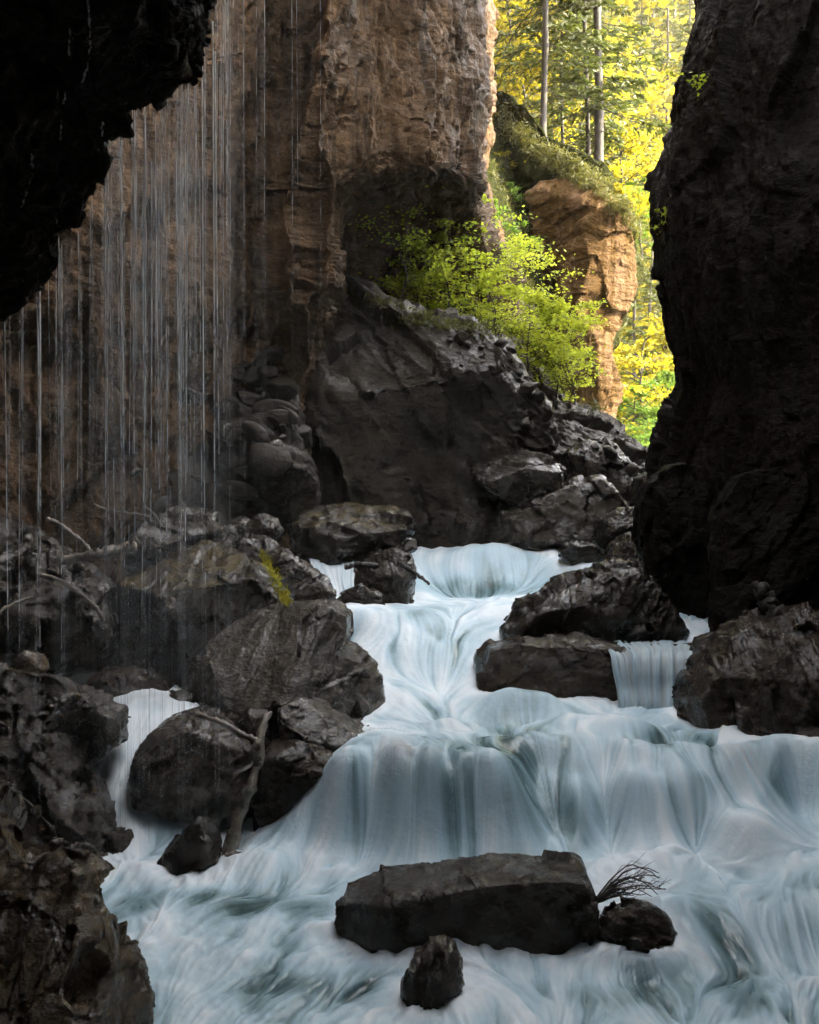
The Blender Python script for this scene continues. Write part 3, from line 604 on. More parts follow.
# calm green windows in the foam, and places where rock shows through the thin veil (world spots)
green = .7 * spot(215, 915, 9.5, .85, .3) + .6 * spot(300, 925, 9.3, .6, .2) + .85 * spot(465, 588, 20, .9, .5) + .55 * spot(455, 660, 14.9, .3, .6) + .2 * spot(490, 800, 10.95, .5, .35) + .45 * spot(640, 760, 11.6, 1.2, .35) + .5 * spot(460, 760, 11.2, .8, .25) + .5 * spot(640, 1000, 7.9, .9, .3) + .45 * spot(300, 985, 8.1, .5, .25) + .4 * spot(700, 960, 8.7, 1., .3) + .35 * spot(380, 1000, 8., .5, .4)
green += .45 * np.clip(fbm(np.stack([Xg.ravel() * 1.1, Yg.ravel() * .7, 0 * Xg.ravel()], 1), 3, 41).reshape(Xg.shape) * 2.2 + .05, 0, 1)
pool = np.clip(1 - steep * 1.6, 0, 1) * (1 - .8 * np.clip(green, 0, 1))
foot = np.exp(-((Yg - 10.1 + .12 * np.clip(Xg - .6, 0, 4)) / .32) ** 2)
thin = .6 * spot(745, 845, 10.95, .35, .3) + .5 * spot(400, 815, 10.95, .35, .35) + .35 * spot(430, 850, 10.7, .4, .25) + .75 * spot(650, 975, 8.4, .55, .14) + .7 * spot(640, 655, 14.7, .55, .22) + .5 * spot(700, 675, 14.3, .3, .3) + .45 * spot(400, 1005, 7.8, .3, .2) + .35 * spot(150, 705, 12.6, .4, .3)
calm = np.clip(1 - green, .15, 1)
fade = np.clip((34 - Yg) / 8, 0, 1)
Z = H + (.0022 * L1 + .0048 * L2) * (.55 + .6 * steep) + (.009 * L3 + .015 * L4 * (1 - .5 * steep)) + pool * (.0045 * K1 + .008 * K2 + .011 * K3) * (1 + .7 * foot)
Z += .03 * foot + collar * (.018 + .010 * K2) + (.012 * fbm(np.stack([Xg.ravel(), Yg.ravel() * .8, H.ravel() * .8], 1) * 1.6, 3, 91).reshape(Xg.shape))
wv = np.stack([Xg.ravel(), Yg.ravel(), Z.ravel()], 1)
mott = np.clip(fbm(np.stack([Xg.ravel() * 1.6, Yg.ravel() * 1.1, 3 + 0 * Xg.ravel()], 1), 4, 55).reshape(Xg.shape), -1, 1)
foam = .70 + (.105 * L2 + .075 * L1) * (1 - .4 * near_) + .09 * L3 + .07 * L4 + .25 * mott - .62 * green + pool * (.045 * K1 + .07 * K2 + .055 * K3) + .22 * foot + .55 * collar + .15 * wide - .10 * steep * (Yg < 12.5)
t = NT('river_water')
fo = t.attr('foam'); th_ = t.attr('thin')
p = t.pos()
c = t.ramp(fo, [(.0, (.06, .10, .10)), (.25, (.22, .34, .37)), (.52, (.50, .67, .75)), (.98, (.86, .93, .97))])
c = t.mix(th_, c, (.10, .085, .072))
rr = t.mr(fo, .1, .8, .22, .62)
b = t.bump(t.noise(t.pos((1, .5, 1)), 14, 4, .6), .01)
s_ = t.n('ShaderNodeBsdfPrincipled', {'Base Color': c, 'Roughness': rr, 'Normal': b, 'Specular IOR Level': .4, 'Subsurface Weight': 0.})
t.surf(s_.outputs[0])
thv = np.clip(.62 * thin * (.75 + .30 * L1 + .25 * L2), 0, .92)
river = link('river', mesh('river', wv, grid_faces(NU, NV), t.m, True, {'foam': np.clip(foam, 0, 1).ravel(), 'thin': thv.ravel()}))
tag(river, 'milky turquoise white river rushing down between the boulders', kind='structure')

def cascade(name, label, ctrl, nu, nv, foam=.75, thin=0., amp=.02, seed=0):
    g = np.array(ctrl, float); g = catmull(g, nv); g = np.swapaxes(catmull(np.swapaxes(g, 0, 1), nu), 0, 1)
    v = g.reshape(-1, 3); f = grid_faces(nu, nv); n = vnormals(v, f)
    uu = np.tile(np.linspace(0, 1, nu), nv); vv = np.repeat(np.linspace(0, 1, nv), nu); wdt = np.linalg.norm(g[0, -1] - g[0, 0])
    q1 = fbm(np.stack([uu * wdt * 14, vv * 1.2, uu * 0 + seed], 1), 3, seed); q2 = fbm(np.stack([uu * wdt * 5, vv * 1., uu * 0 + seed], 1), 2, seed + 1)
    v = v + n * (amp * (q1 * .6 + q2))[:, None]
    return tag(link(name, mesh(name, v, f, river.data.materials[0], True, {'foam': np.clip(foam + .35 * q1 + .3 * q2, 0, 1), 'thin': np.clip(thin * (1 + 1.6 * q1 + q2), 0, .9)})), label, kind='structure')
row = lambda *a: [np.array(P(x, y, d)) for x, y, d in a]
cascade('waterfall', 'thin bright curtain spilling over the flat ledge', [
    [P(x, 640, 15.5) for x in (560, 610, 650, 690, 735)], [P(x, 644, 14.7) for x in (585, 615, 650, 690, 732)], [P(x, 649, 14.0) for x in (604, 622, 655, 690, 728)], [P(x, 655, 13.66) for x in (610, 628, 655, 690, 722)],
    [P(x, 670, 13.5) for x in (612, 630, 655, 690, 720)], [P(x, 688, 13.42) for x in (616, 632, 655, 690, 718)], [P(x, 706, 13.3) for x in (618, 634, 655, 690, 716)], [P(x, 735, 13.25) for x in (618, 634, 655, 690, 716)]], 160, 160, .66, .35, .06, 3)
cascade('waterfall', 'narrow chute between the pyramid boulder and right wall', [
    [P(x, 590, 17.8) for x in (655, 672, 690, 708)], [P(x, 601, 16.7) for x in (655, 672, 690, 708)], [P(x, 612, 16.3) for x in (664, 678, 692, 710)], [P(x, 626, 16.0) for x in (672, 682, 694, 710)], [P(x, 642, 15.5) for x in (672, 684, 698, 712)]], 90, 90, .8, 0, .03, 4)
cascade('waterfall', 'short fall between the mossy boulder and stick rock', [
    [P(x, 546, 20.5) for x in (306, 322, 340, 362)], [P(x, 554, 18.9) for x in (308, 322, 340, 358)], [P(x, 566, 18.3) for x in (312, 324, 340, 356)], [P(x, 584, 17.9) for x in (322, 332, 342, 354)], [P(x, 604, 17.3) for x in (330, 338, 348, 358)]], 100, 100, .85, 0, .04, 5)

# ------------------------------------------------------------------ finding the surface below or along a line of sight
from mathutils import Vector
_dg = [None]
def refresh():
    bpy.context.view_layer.update(); _dg[0] = bpy.context.evaluated_depsgraph_get()
refresh()
def below(x, y, z=60.):
    ok, loc, n, i, o, mt = bpy.context.scene.ray_cast(_dg[0], Vector((x, y, z)), Vector((0, 0, -1)))
    return (np.array(loc), np.array(n), o) if ok else (np.array([x, y, 0.]), np.array([0, 0, 1.]), None)
def sight(px, py, d0=1.):
    d = P(px, py, 1.) - np.array([0, 0, CZ])
    ok, loc, n, i, o, mt = bpy.context.scene.ray_cast(_dg[0], Vector((0, 0, CZ)) + Vector(d) * d0, Vector(d).normalized())
    return (np.array(loc), np.array(n), o) if ok else (None, None, None)

# ------------------------------------------------------------------ leaves, trees
def leaf_quads(c, ln, wd_, flat=.5, r=rng, hang=0., dirs=None):
    n = len(c)
    a = r.normal(size=(n, 3)) if dirs is None else dirs + r.normal(size=(n, 3)) * .35
    a[:, 2] = a[:, 2] * (1 - flat) - hang; a /= np.linalg.norm(a, axis=1)[:, None]
    b = np.cross(a, r.normal(size=(n, 3)) * (1 - flat * .6) + np.array([0, 0, flat * 1.5])); b /= np.linalg.norm(b, axis=1)[:, None] + 1e-9
    s = r.uniform(.6, 1.3, n)[:, None]
    v = np.stack([c - a * ln * s, c + b * wd_ * s - a * ln * s * .15, c + a * ln * s, c - b * wd_ * s - a * ln * s * .15], 1).reshape(-1, 3)
    return v, np.arange(4 * n).reshape(n, 4)
def tree_broad(name, label, cat, base, h, spread, nl, leaf, mat, seed, lean=(0, 0), clusters=26, trunk_r=None, group=None, low=.25, lay=.16, meshes=None):
    r = np.random.default_rng(seed)
    root = link(name, None); root.location = base; tag(root, label, cat, group)
    if meshes:
        link('trunk', meshes[0], root); link('crown', meshes[1], root); return root, meshes
    A_ = Acc(); tr = trunk_r or h * .012
    k = np.linspace(0, 1, 12)
    bend = fbm(np.stack([k * 2, k * 0 + seed, k * 0], 1), 2) * h * .12
    tp = np.stack([lean[0] * k ** 1.3 + bend, lean[1] * k + bend * .5, h * k * .92], 1); tp[0] *= 0; tp[0, 2] = -.15
    A_.add(*tube(tp, tr * (1 - .8 * k) + .002, 6))
    cen = []
    for i in range(clusters):
        f = low + (1 - low) * (i + r.random()) / clusters
        st = np.array([np.interp(f, k, tp[:, q]) for q in range(3)])
        az = r.uniform(0, 2 * np.pi); L = spread * (.35 + .65 * math.sin(math.pi * min(1, (f - low) / (1 - low) * .8 + .22))) * r.uniform(.45, 1.1)
        q = np.linspace(0, 1, 6)
        br = st + np.stack([np.cos(az) * L * q, np.sin(az) * L * q, L * (.5 * q - .25 * q ** 2) + 0 * q], 1) + r.normal(size=(6, 3)) * L * .03 * q[:, None]
        A_.add(*tube(br, tr * .38 * (1 - .8 * q) + .002, 4))
        for s_ in range(3):
            j = 1 + s_ * 2 if s_ < 2 else 4
            az2 = az + r.uniform(-1.1, 1.1); L2_ = L * r.uniform(.25, .5)
            tw = br[min(j + 1, 5)] + np.stack([np.cos(az2) * L2_ * q, np.sin(az2) * L2_ * q, L2_ * .2 * q], 1)
            A_.add(*tube(tw, tr * .15 * (1 - .7 * q) + .0015, 3))
            cen.append((tw[3], L2_)); cen.append((tw[5], L2_ * .8))
        cen.append((br[5], L * .35)); cen.append((br[3], L * .3))
    m_ = max(1, nl // len(cen)); cs = []
    for c_, rad in cen:
        q = r.normal(size=(int(m_ * r.uniform(.3, 1.7)) + 1, 3)) * np.array([rad * .7, rad * .7, rad * lay + leaf * .4]); cs.append(c_ + q)
    v, f = leaf_quads(np.concatenate(cs), leaf, leaf * .62, .55, r)
    m1 = A_.mesh('trunk', M['twig' if h < 5 else 'bark']); m2 = mesh('crown', v, f, M[mat], False)
    link('trunk', m1, root); link('crown', m2, root)
    return root, (m1, m2)
M['shade_leaf'] = leaf_mat('leaf_painted_light', (.18, .24, .02), (.34, .40, .03))  # albedo raised in place of the light these shaded bushes lack
M['shade_leafg'] = leaf_mat('leafg_painted_light', (.07, .13, .01), (.44, .50, .04))  # greener version, brightness likewise painted into the leaf colour
def tree_spruce(base, h, r0, seed, label, bare=.3, group='tall spruces above the gorge', lean=0., dens=1., reach=.13, meshes=None, rz=0.):
    r = np.random.default_rng(seed)
    root = link('spruce_tree', None); root.location = base; root.rotation_euler.z = rz; tag(root, label, 'tree', group)
    if meshes:
        link('trunk', meshes[0], root); link('crown', meshes[1], root); return root, meshes
    k = np.linspace(0, 1, 26); A_ = Acc()
    tp = np.stack([lean * k + .1 * np.sin(k * 9 + seed), .1 * np.cos(k * 7 + seed), h * k], 1); tp[:, :2] -= tp[0, :2]; tp[0, 2] = -.5
    rr_ = r0 * (1 - .85 * k) * (1 + .1 * r.normal(size=26)); rr_[0] *= 1.7; rr_[1] *= 1.15
    A_.add(*tube(tp, rr_, 9))
    cs = []; ds = []
    z = h * .06
    while z < h * .98:
        f = z / h; nb = r.integers(2, 5)
        for b_ in range(nb):
            az = r.uniform(0, 2 * np.pi); L = h * reach * (1.05 - f) ** .7 * r.uniform(.55, 1.15)
            st = np.array([np.interp(f, k, tp[:, q]) for q in range(3)]); q = np.linspace(0, 1, 7)
            dead = f < bare or r.random() < .12
            if dead: L *= r.uniform(.2, .55)
            dx = np.array([math.cos(az), math.sin(az), 0])
            br = st + dx * (L * q)[:, None] + np.array([0, 0, 1.]) * ((-.34 * q + .16 * q ** 2.5) * L)[:, None] + r.normal(size=(7, 3)) * .02 * L * q[:, None]
            A_.add(*tube(br, r0 * .10 * (1 - .8 * q) + .004, 4))
            side = np.array([-dx[1], dx[0], 0])
            nt_ = int((5 if dead else 26) * dens * max(.3, L / 2.2))
            for t_ in range(nt_):
                if dead and r.random() < .5: continue
                u_ = r.uniform(.15, 1); p0 = np.array([np.interp(u_, q, br[:, w_]) for w_ in range(3)])
                sd = side * r.choice((-1, 1)) * r.uniform(.5, 1) + dx * r.uniform(.3, 1); sd /= np.linalg.norm(sd)
                Lt = L * .30 * (1.15 - u_) + .12
                nn = 4
                for w_ in range(nn):
                    e_ = (w_ + .6) / nn
                    cs.append(p0 + sd * Lt * e_ + np.array([0, 0, -.30 * Lt * e_ ** 1.5]) + r.normal(size=3) * .03); ds.append(sd + np.array([0, 0, -.45 * e_]))
        z += h * .018 * r.uniform(.7, 1.4)
    v, f = leaf_quads(np.array(cs), .15, .045, .3, r, .12, np.array(ds))
    m1 = A_.mesh('trunk', M['bark']); m2 = mesh('crown', v, f, M['needle'], False)
    link('trunk', m1, root); link('crown', m2, root)
    return root, (m1, m2)

def plat(px, d):
    x = (px - CX) / F * d; return below(x, d)[0]
SPR = [(542, 39.9, 24, .13, .14, 'slim straight spruce trunk standing left on the mossy brow'), (598, 41.3, 27, .19, .10, 'thickest spruce with a mossy foot at the brow edge'), (589, 42.0, 25, .10, .12, 'thinner spruce trunk pressed close beside the thickest one'), (565, 44, 20, .08, .1, 'thin young spruce stem between the slim and the thick trunk'), (553, 47, 19, .07, .1, 'thin distant stem just right of the slim straight spruce'), (577, 49, 21, .09, .1, 'distant thin spruce stem left of the pair of trunks')]
for i, (px, d, h, r0, bare, lab) in enumerate(SPR):
    tree_spruce(plat(px, d) , h, r0, 50 + i, lab, bare, dens=.9 if i < 3 else .6, reach=.12)
pro = None
for i, (px, d, sc_) in enumerate([(512, 54, .9), (533, 66, 1.1), (612, 56, 1.), (632, 60, .95), (652, 66, 1.05), (672, 70, 1.1), (560, 72, 1.1), (600, 78, 1.2), (690, 84, 1.5), (500, 70, 1.), (668, 92, 1.6), (640, 84, 1.5), (620, 96, 1.6), (700, 104, 1.7), (655, 110, 1.8), (612, 120, 1.8), (575, 100, 1.6), (545, 96, 1.5), (632, 130, 1.9), (676, 120, 1.8), (590, 140, 2.), (520, 90, 1.4)]):
    o, ms = tree_spruce(plat(px, d), 22, .17, 70 + (i % 2), 'spruce among the sunlit woods behind the brow', .2, 'spruces in the background woods', meshes=None if i < 2 else protos[i % 2], dens=.8, rz=i * 1.3, reach=.14)
    if i < 2: protos = (globals().get('protos') or []) + [ms]
    o.scale = (sc_, sc_, sc_)
# bright broadleaved trees behind the brow and in the valley
kinds = []
for i, (px, d, h, mt) in enumerate([(503, 44, 9, 'leafy'), (524, 47, 8, 'leafy'), (550, 52, 9, 'leafy'), (618, 47, 6, 'leafy'), (645, 54, 10, 'leafy'), (668, 62, 13, 'leafy'), (694, 60, 14, 'leafy'), (585, 58, 8, 'leafy'), (520, 62, 13, 'leafy'), (610, 66, 12, 'leafy'), (640, 72, 14, 'leafy'), (680, 80, 18, 'leafy'), (566, 66, 12, 'leafy'), (492, 52, 13, 'leafy'),
                               (634, 52, 7, 'leafg'), (655, 56, 8, 'leafg'), (676, 55, 8, 'leafg'), (628, 62, 10, 'leafg'), (650, 66, 11, 'leafg'), (672, 70, 12, 'leafg'), (640, 78, 13, 'leafg'), (664, 84, 14, 'leafg'), (690, 74, 13, 'leafg'), (622, 74, 13, 'leafg'), (640, 46.5, 4, 'leafg'), (662, 48, 5, 'leafg')]):
    base = plat(px, d); key = (mt, i % 3)
    have = [k_ for k_ in kinds if k_[0] == key]
    yl = mt == 'leafy'
    o, ms = tree_broad('broadleaf_tree', 'yellow sunlit broadleaved tree in the woods behind the brow' if yl else 'fresh green tree in the valley gap beside the right wall', 'tree', base, 10, 3.2, 5200, .12, mt, 200 + i, group='yellow trees behind the brow' if yl else 'green trees in the valley gap', clusters=34, low=.12, lay=.13, meshes=have[0][1] if have else None)
    if not have: kinds.append((key, ms))
    s_ = h / 10; o.scale = (s_ ** .8, s_ ** .8, s_); o.rotation_euler.z = i * 2.1
# shrubs on top of the mound
SH = [(402, 300, 24.3, 2.5, 1.0, 1300, 'leaf', 'thin-leaved young tree in front of the dark recess'), (432, 306, 25.6, 1.9, .9, 1700, 'leafg', 'bright green bush left of centre on the mound'), (462, 312, 26.2, 2.1, .9, 1900, 'leafg', 'tallest bright bush near the middle of the mound top'), (500, 318, 26.3, 1.7, 1.0, 1800, 'leafg', 'spreading green bush right of the tallest bush'),
      (528, 338, 26.4, 1.8, 1.0, 2200, 'leafy', 'yellow green bush where the scree begins'), (556, 356, 26.8, 1.9, 1.0, 2400, 'leafy', 'dense yellow bush before the golden crag'), (575, 372, 27.3, 1.2, .8, 1200, 'leafy', 'small yellow bush lowest on the scree edge'), (478, 316, 27.6, 1.6, 1.1, 1300, 'leaf', 'darker bush half hidden behind the bright ones'), (512, 322, 28.6, 2.0, 1.1, 1500, 'leafy', 'pale yellow bush behind at the slope foot'), (412, 304, 25.5, .8, .5, 500, 'leafg', 'low green sapling at the peak shoulder'),
      (446, 290, 25.2, 2.0, 1.1, 600, 'leaf', 'sparse bush hanging in the recess shadow')]
refresh()
for i, (px, py, d, h, sp_, nl, mt, lab) in enumerate(SH):
    b_ = P(px, py, d); g_, _, _ = below(b_[0], b_[1], b_[2] + 1.2)
    if abs(g_[2] - b_[2]) < 1.5: b_ = g_
    tree_broad('bush', lab, 'bush', b_, h * 1.3, sp_ * 1.15, int(nl * 1.25), .05, {'leaf': 'shade_leaf', 'leafg': 'shade_leafg', 'leafy': 'shade_leafg'}[mt], 300 + i, clusters=22, trunk_r=.022, low=.12, lay=.15, lean=((i % 3 - 1) * .3, 0))
SL = [(500, 128, .9, 'leafy', 'small yellow sapling highest beside the cliff edge'), (506, 175, .8, 'leafy', 'small sapling in the middle of the mossy slope'), (512, 205, .7, 'leafg', 'small sapling above the layered ledges'), (498, 232, .9, 'leafg', 'small green sapling low on the slope by the cliff'), (520, 255, 1., 'leafg', 'green sapling left of the golden face'), (640, 236, 1.3, 'leafy', 'yellow sapling on the outer edge of the crag'), (625, 212, .9, 'leafy', 'low yellow sapling over the ledges'), (505, 270, .8, 'leaf', 'dark green sapling at the lower slope'), (545, 285, .8, 'leafy', 'yellow sapling tucked against the golden face')]
SR = [(694, 112, .55, 'tiny sapling high on the black right wall'), (664, 236, .4, 'tiny tuft on the edge of the black right wall')]
for i, (px, py, h, lab) in enumerate(SR):
    loc, n_, _ = sight(px, py, 5)
    if loc is not None and loc[1] < 25: tree_broad('sapling', lab, 'sapling', loc, h, h * .8, 160, .03, 'shade_leaf', 440 + i, clusters=6, trunk_r=.006, low=.1, lean=(-.2, -.2))
for i, (px, py, h, mt, lab) in enumerate(SL):
    loc, n_, _ = sight(px, py, 30)
    if loc is not None and loc[1] < 60: tree_broad('sapling', lab, 'sapling', loc, h, h * .6, 420, .055, mt, 400 + i, clusters=9, trunk_r=.012, low=.1)
M['farleaf'] = leaf_mat('far_foliage', (.03, .038, .004), (.24, .20, .007), .5)
# far woods on the valley side: one mass
r = np.random.default_rng(5)
n_ = 1100
fx = r.uniform(2, 62, n_); fy = r.uniform(72, 200, n_)
keep = (fx / fy * F + CX > 455) & (fx / fy * F + CX < 770); fx, fy = fx[keep], fy[keep]
cs = []; 
for x, y in zip(fx, fy):
    z = below(x, y, 150)[0][2]; hh = r.uniform(5, 11); m_ = 200
    u = r.normal(size=(m_, 3)); u /= np.linalg.norm(u, axis=1)[:, None]; u *= r.uniform(.5, 1, m_)[:, None] ** .5
    lay_ = np.round(u[:, 2] * 4) / 4; u[:, 2] = lay_ + r.normal(size=m_) * .04
    cs.append(np.array([x, y, z + hh * .55]) + u * np.array([hh * .33, hh * .33, hh * .5]))
v, f = leaf_quads(np.concatenate(cs), .42, .26, .5, r)
tag(link('far_woods', mesh('far_woods', v, f, M['farleaf'], False)), 'sunlit yellow green woods covering the far valley side', kind='stuff')

# grass on the mossy slope and the mound's brow
sv = np.empty(len(slope.data.vertices) * 3, np.float32); slope.data.vertices.foreach_get('co', sv); sv = sv.reshape(-1, 3)
idx = r.integers(0, len(sv), 60000); idx = idx[(sv[idx, 1] < 46) & (fbm(sv[idx] * .7, 3, 2) > -.22)]
pts = [sv[idx] + r.normal(size=(len(idx), 3)) * .08]
refresh()
for px in r.uniform(492, 645, 900):
    py = np.interp(px, [492, 512, 536, 566, 598, 622, 645], [100, 122, 148, 162, 180, 204, 246]) + r.uniform(-6, 16)
    loc, nn, ob = sight(px, py, 15)
    if loc is not None and 30 < loc[1] < 44: pts.append(loc + r.normal(size=(12, 3)) * np.array([.16, .16, .05]))
for px, py in np.stack([r.uniform(350, 600, 420), np.zeros(420)], 1):
    py = np.interp(px, [350, 400, 450, 500, 530, 560, 600], [296, 316, 326, 328, 345, 376, 412]) + r.normal() * 5
    loc, nn, ob = sight(px, py, 15)
    if loc is not None and nn[2] > .2 and loc[1] < 31: pts.append(loc + r.normal(size=(9, 3)) * np.array([.12, .12, .02]))
gp_ = np.concatenate(pts)
v, f = leaf_quads(gp_ + [0, 0, .04], .10, .014, .1, r, -.25)
tag(link('grass', mesh('grass', v, f, M['grass'], False)), 'grass and moss tufts on the slope and the boulder brow', kind='stuff')

# ------------------------------------------------------------------ falling water
def thread_mat(name, lo, hi):
    t = NT(name); a = t.attr('a')
    n = t.noise(t.pos((1, 1, .22)), 9, 5, .7)
    al = t.math('MULTIPLY', a, t.mr(n, .34, .66, lo, hi))
    d = t.n('ShaderNodeBsdfPrincipled', {'Base Color': (.86, .88, .9, 1), 'Roughness': .25, 'Specular IOR Level': .8})
    u = t.n('ShaderNodeBsdfTranslucent', {'Color': (.9, .9, .9, 1)})
    m_ = t.n('ShaderNodeMixShader', {0: .5, 1: d.outputs[0], 2: u.outputs[0]})
    return t.surf(t.n('ShaderNodeMixShader', {0: al, 1: t.n('ShaderNodeBsdfTransparent').outputs[0], 2: m_.outputs[0]}).outputs[0])
M['thread'] = thread_mat('falling_water', .05, 1.35)
lipx = [-60, -4, 16, 32, 48, 50, 58, 76, 84, 96, 103, 112, 128, 134, 148, 158, 176, 192, 196, 203, 208, 216, 240, 330]
lipy = [330, 304, 296, 286, 270, 252, 236, 228, 205, 180, 138, 130, 118, 100, 96, 86, 80, 80, 66, 52, 28, -20, -330, -420]
def threads(name, xs_, ds_, ybot, rads, alphas, label, top=None, wob=.012, fadein=.8):
    A_ = []; Fc = []; at = []; n0 = 0
    for px, d, zb, rd, al in zip(xs_, ds_, ybot, rads, alphas):
        z0 = P(0, np.interp(px, lipx, lipy) if top is None else top, d)[2] - r.uniform(0, .12)
        if top is None and r.random() < .3: z0 -= r.uniform(0, 1.2)
        k = np.linspace(0, 1, 12); z = z0 + (zb - z0) * k; x0 = (px - CX) / F * d
        x = x0 + wob * np.sin(k * r.uniform(1, 4) + r.uniform(0, 6)) + r.uniform(-.06, .06) * k ** 1.5
        y = d + .12 * np.sqrt(k) * r.uniform(-.2, 1)
        v_, f_ = tube(np.stack([x, y, z], 1), rd * (1 - .35 * k), 3)
        A_.append(v_); Fc.append(f_ + n0); n0 += len(v_)
        at.append(np.repeat(al * np.interp(k, [0, .04, .3, .55, .75, 1], [fadein, 1, .75, .38, .18, .06]), 3))
    return tag(link(name, mesh(name, np.concatenate(A_), np.concatenate(Fc), M['thread'], True, {'a': np.concatenate(at)})), label, kind='stuff')
n_ = 1150
xx = np.concatenate([r.uniform(104, 196, int(n_ * .46)), r.normal(206, 26, int(n_ * .20)), r.uniform(56, 104, int(n_ * .12)), r.uniform(-10, 58, int(n_ * .09)), r.uniform(196, 340, int(n_ * .08))])
# clumped like real drip edges
nn_ = len(xx); cl = np.clip(fbm(np.stack([xx * .09, xx * 0, xx * 0], 1), 3, 5) * 2.2 + .55, .12, 1.2)
threads('falling_water', xx, r.uniform(9.65, 10.6, nn_), r.uniform(.2, .8, nn_), .0024 + .0030 * r.random(nn_) ** 4, cl * (.05 + 1.15 * r.random(nn_) ** 5), 'curtain of fine water threads falling from the cave roof lip')
xs2 = np.array([204, 208, 212, 217, 186, 181, 178, 143, 150, 109, 104, 107, 59, 57, 55, 226, 160, 168, 121, 132, 33, 38, 20, 8]) + r.normal(size=24) * 1.5
threads('falling_water', xs2, r.uniform(9.7, 10.2, 24), r.uniform(.3, .7, 24), r.uniform(.004, .0095, 24), r.uniform(.6, 1.1, 24), 'brighter thicker water strings within the curtain', wob=.03)
n_ = 110
threads('drip_lines', r.uniform(225, 520, n_), r.uniform(9, 12, n_), r.uniform(1.5, 4, n_), r.uniform(.0018, .003, n_), r.uniform(.04, .16, n_), 'sparse drip lines in front of the cliff and mound', top=-80, wob=.004)
# beads dripping down the black cave roof
A_ = Acc(); cv, cf = cubesphere(2)
for line in ([(88, 2), (90, 20), (91, 45), (88, 65), (83, 84)], [(70, 30), (69, 58)], [(66, 92), (62, 118), (60, 140)], [(32, 152), (33, 175), (22, 208)], [(103, 122), (102, 135)]):
    n0 = np.array(line, float); t_ = r.uniform(0, len(n0) - 1.01, 16 * (len(n0) - 1))
    for u_ in t_:
        q_ = n0[int(u_)] * (1 - u_ % 1) + n0[int(u_) + 1] * (u_ % 1) + r.normal(size=2) * .5
        loc, nn, ob = sight(*q_)
        if loc is not None: A_.add(loc - np.array([0, .01, 0]) + cv * np.array([1, 1, 1.8]) * (.004 + .007 * r.random() ** 2), cf, .9)
mm = A_.mesh('drops', M['thread'], an='a'); tag(link('water_drops', mm), 'glinting drops trickling down the black cave roof', kind='stuff')

# yellow moss streak trailing off the big undercut boulder, a part of it
refresh(); mp = []
for i in range(420):
    u_ = r.random(); q_ = (np.interp(u_, [0, .5, 1], [262, 276, 287]) + r.normal() * (2 + 2 * u_), 552 + 54 * u_ + r.normal() * 2)
    loc, nn, ob = sight(q_[0], q_[1], 10.9)
    if loc is not None and ob.name.startswith('boulder'): mp.append(loc + nn * .01 - np.array(mossb.location))
if mp:
    v, f = leaf_quads(np.array(mp), .05, .008, .1, r, .9)
    M['moss'] = leaf_mat('golden_moss', (.30, .24, .02), (.62, .55, .04), .3)
    mo = link('moss', mesh('moss', v, f, M['moss'], False), mossb); mo['kind'] = 'stuff'; mo['label'] = 'bright yellow moss streak hanging down its right end'
# ------------------------------------------------------------------ driftwood, sticks, twigs
def wood(name, label, cat, segs, mat='wood', group=None, seed=0):
    """segs: list of (points, r0, r1); points as world coordinates"""
    A_ = Acc(); rr = np.random.default_rng(seed + 900); base = np.array(segs[0][0][0], float)
    for pts_, a, b in segs:
        p_ = catmull(np.array(pts_, float), 26); k = np.linspace(0, 1, 26)
        rad = (a + (b - a) * k) * (1 + .14 * rr.normal(size=26))
        rad[0] *= .5; rad[-1] *= .4
        v_, f_ = tube(p_ + rr.normal(size=(26, 3)) * a * .16, rad, 9)
        v_ = v_ + (v_ - np.repeat(p_, 9, 0)) * (fbm(v_ * 9, 3, seed) * .7)[:, None]
        A_.add(v_ - base, f_)
    o = link(name, A_.mesh(name, M[mat])); o.location = base
    return tag(o, label, cat, group)
W = lambda *a: [P(x, y, d) for x, y, d in a]
wood('log', 'pale broken log lying across the dark rocks under the threads', 'log', [(W((52, 562, 13.0), (80, 558, 13.05), (108, 552, 13.1), (136, 546, 13.2)), .05, .075), (W((126, 549, 13.1), (134, 538, 13.1), (142, 544, 13.1)), .03, .012)], seed=1)
wood('branch', 'curved wet branch above the pale log', 'branch', [(W((46, 518, 13.2), (62, 526, 13.2), (78, 538, 13.1), (93, 552, 13.0)), .03, .018)], seed=2)
wood('branch', 'thin glinting stick across the top of the log pile', 'branch', [(W((93, 505, 13.4), (110, 510, 13.4), (130, 513, 13.4), (150, 516, 13.4)), .018, .012)], seed=3)
wood('branch', 'short bent twig at the right end of the log pile', 'branch', [(W((144, 506, 13.3), (154, 514, 13.3), (164, 528, 13.3)), .014, .006)], seed=12)
wood('branch', 'small upright yellowish stick under the log', 'branch', [(W((56, 563, 13.4), (57, 568, 13.4), (58, 574, 13.4)), .012, .012)], seed=4)
wood('branch', 'dim brown branch reaching in from the left edge', 'branch', [(W((-20, 622, 12.4), (10, 606, 12.6), (34, 596, 12.8)), .03, .015)], seed=5)
wood('branch', 'knotty wet branch sloping down below the log', 'branch', [(W((38, 575, 13.2), (60, 580, 13.2), (80, 594, 13.1), (96, 608, 13.1), (104, 622, 13.1)), .025, .03)], seed=6)
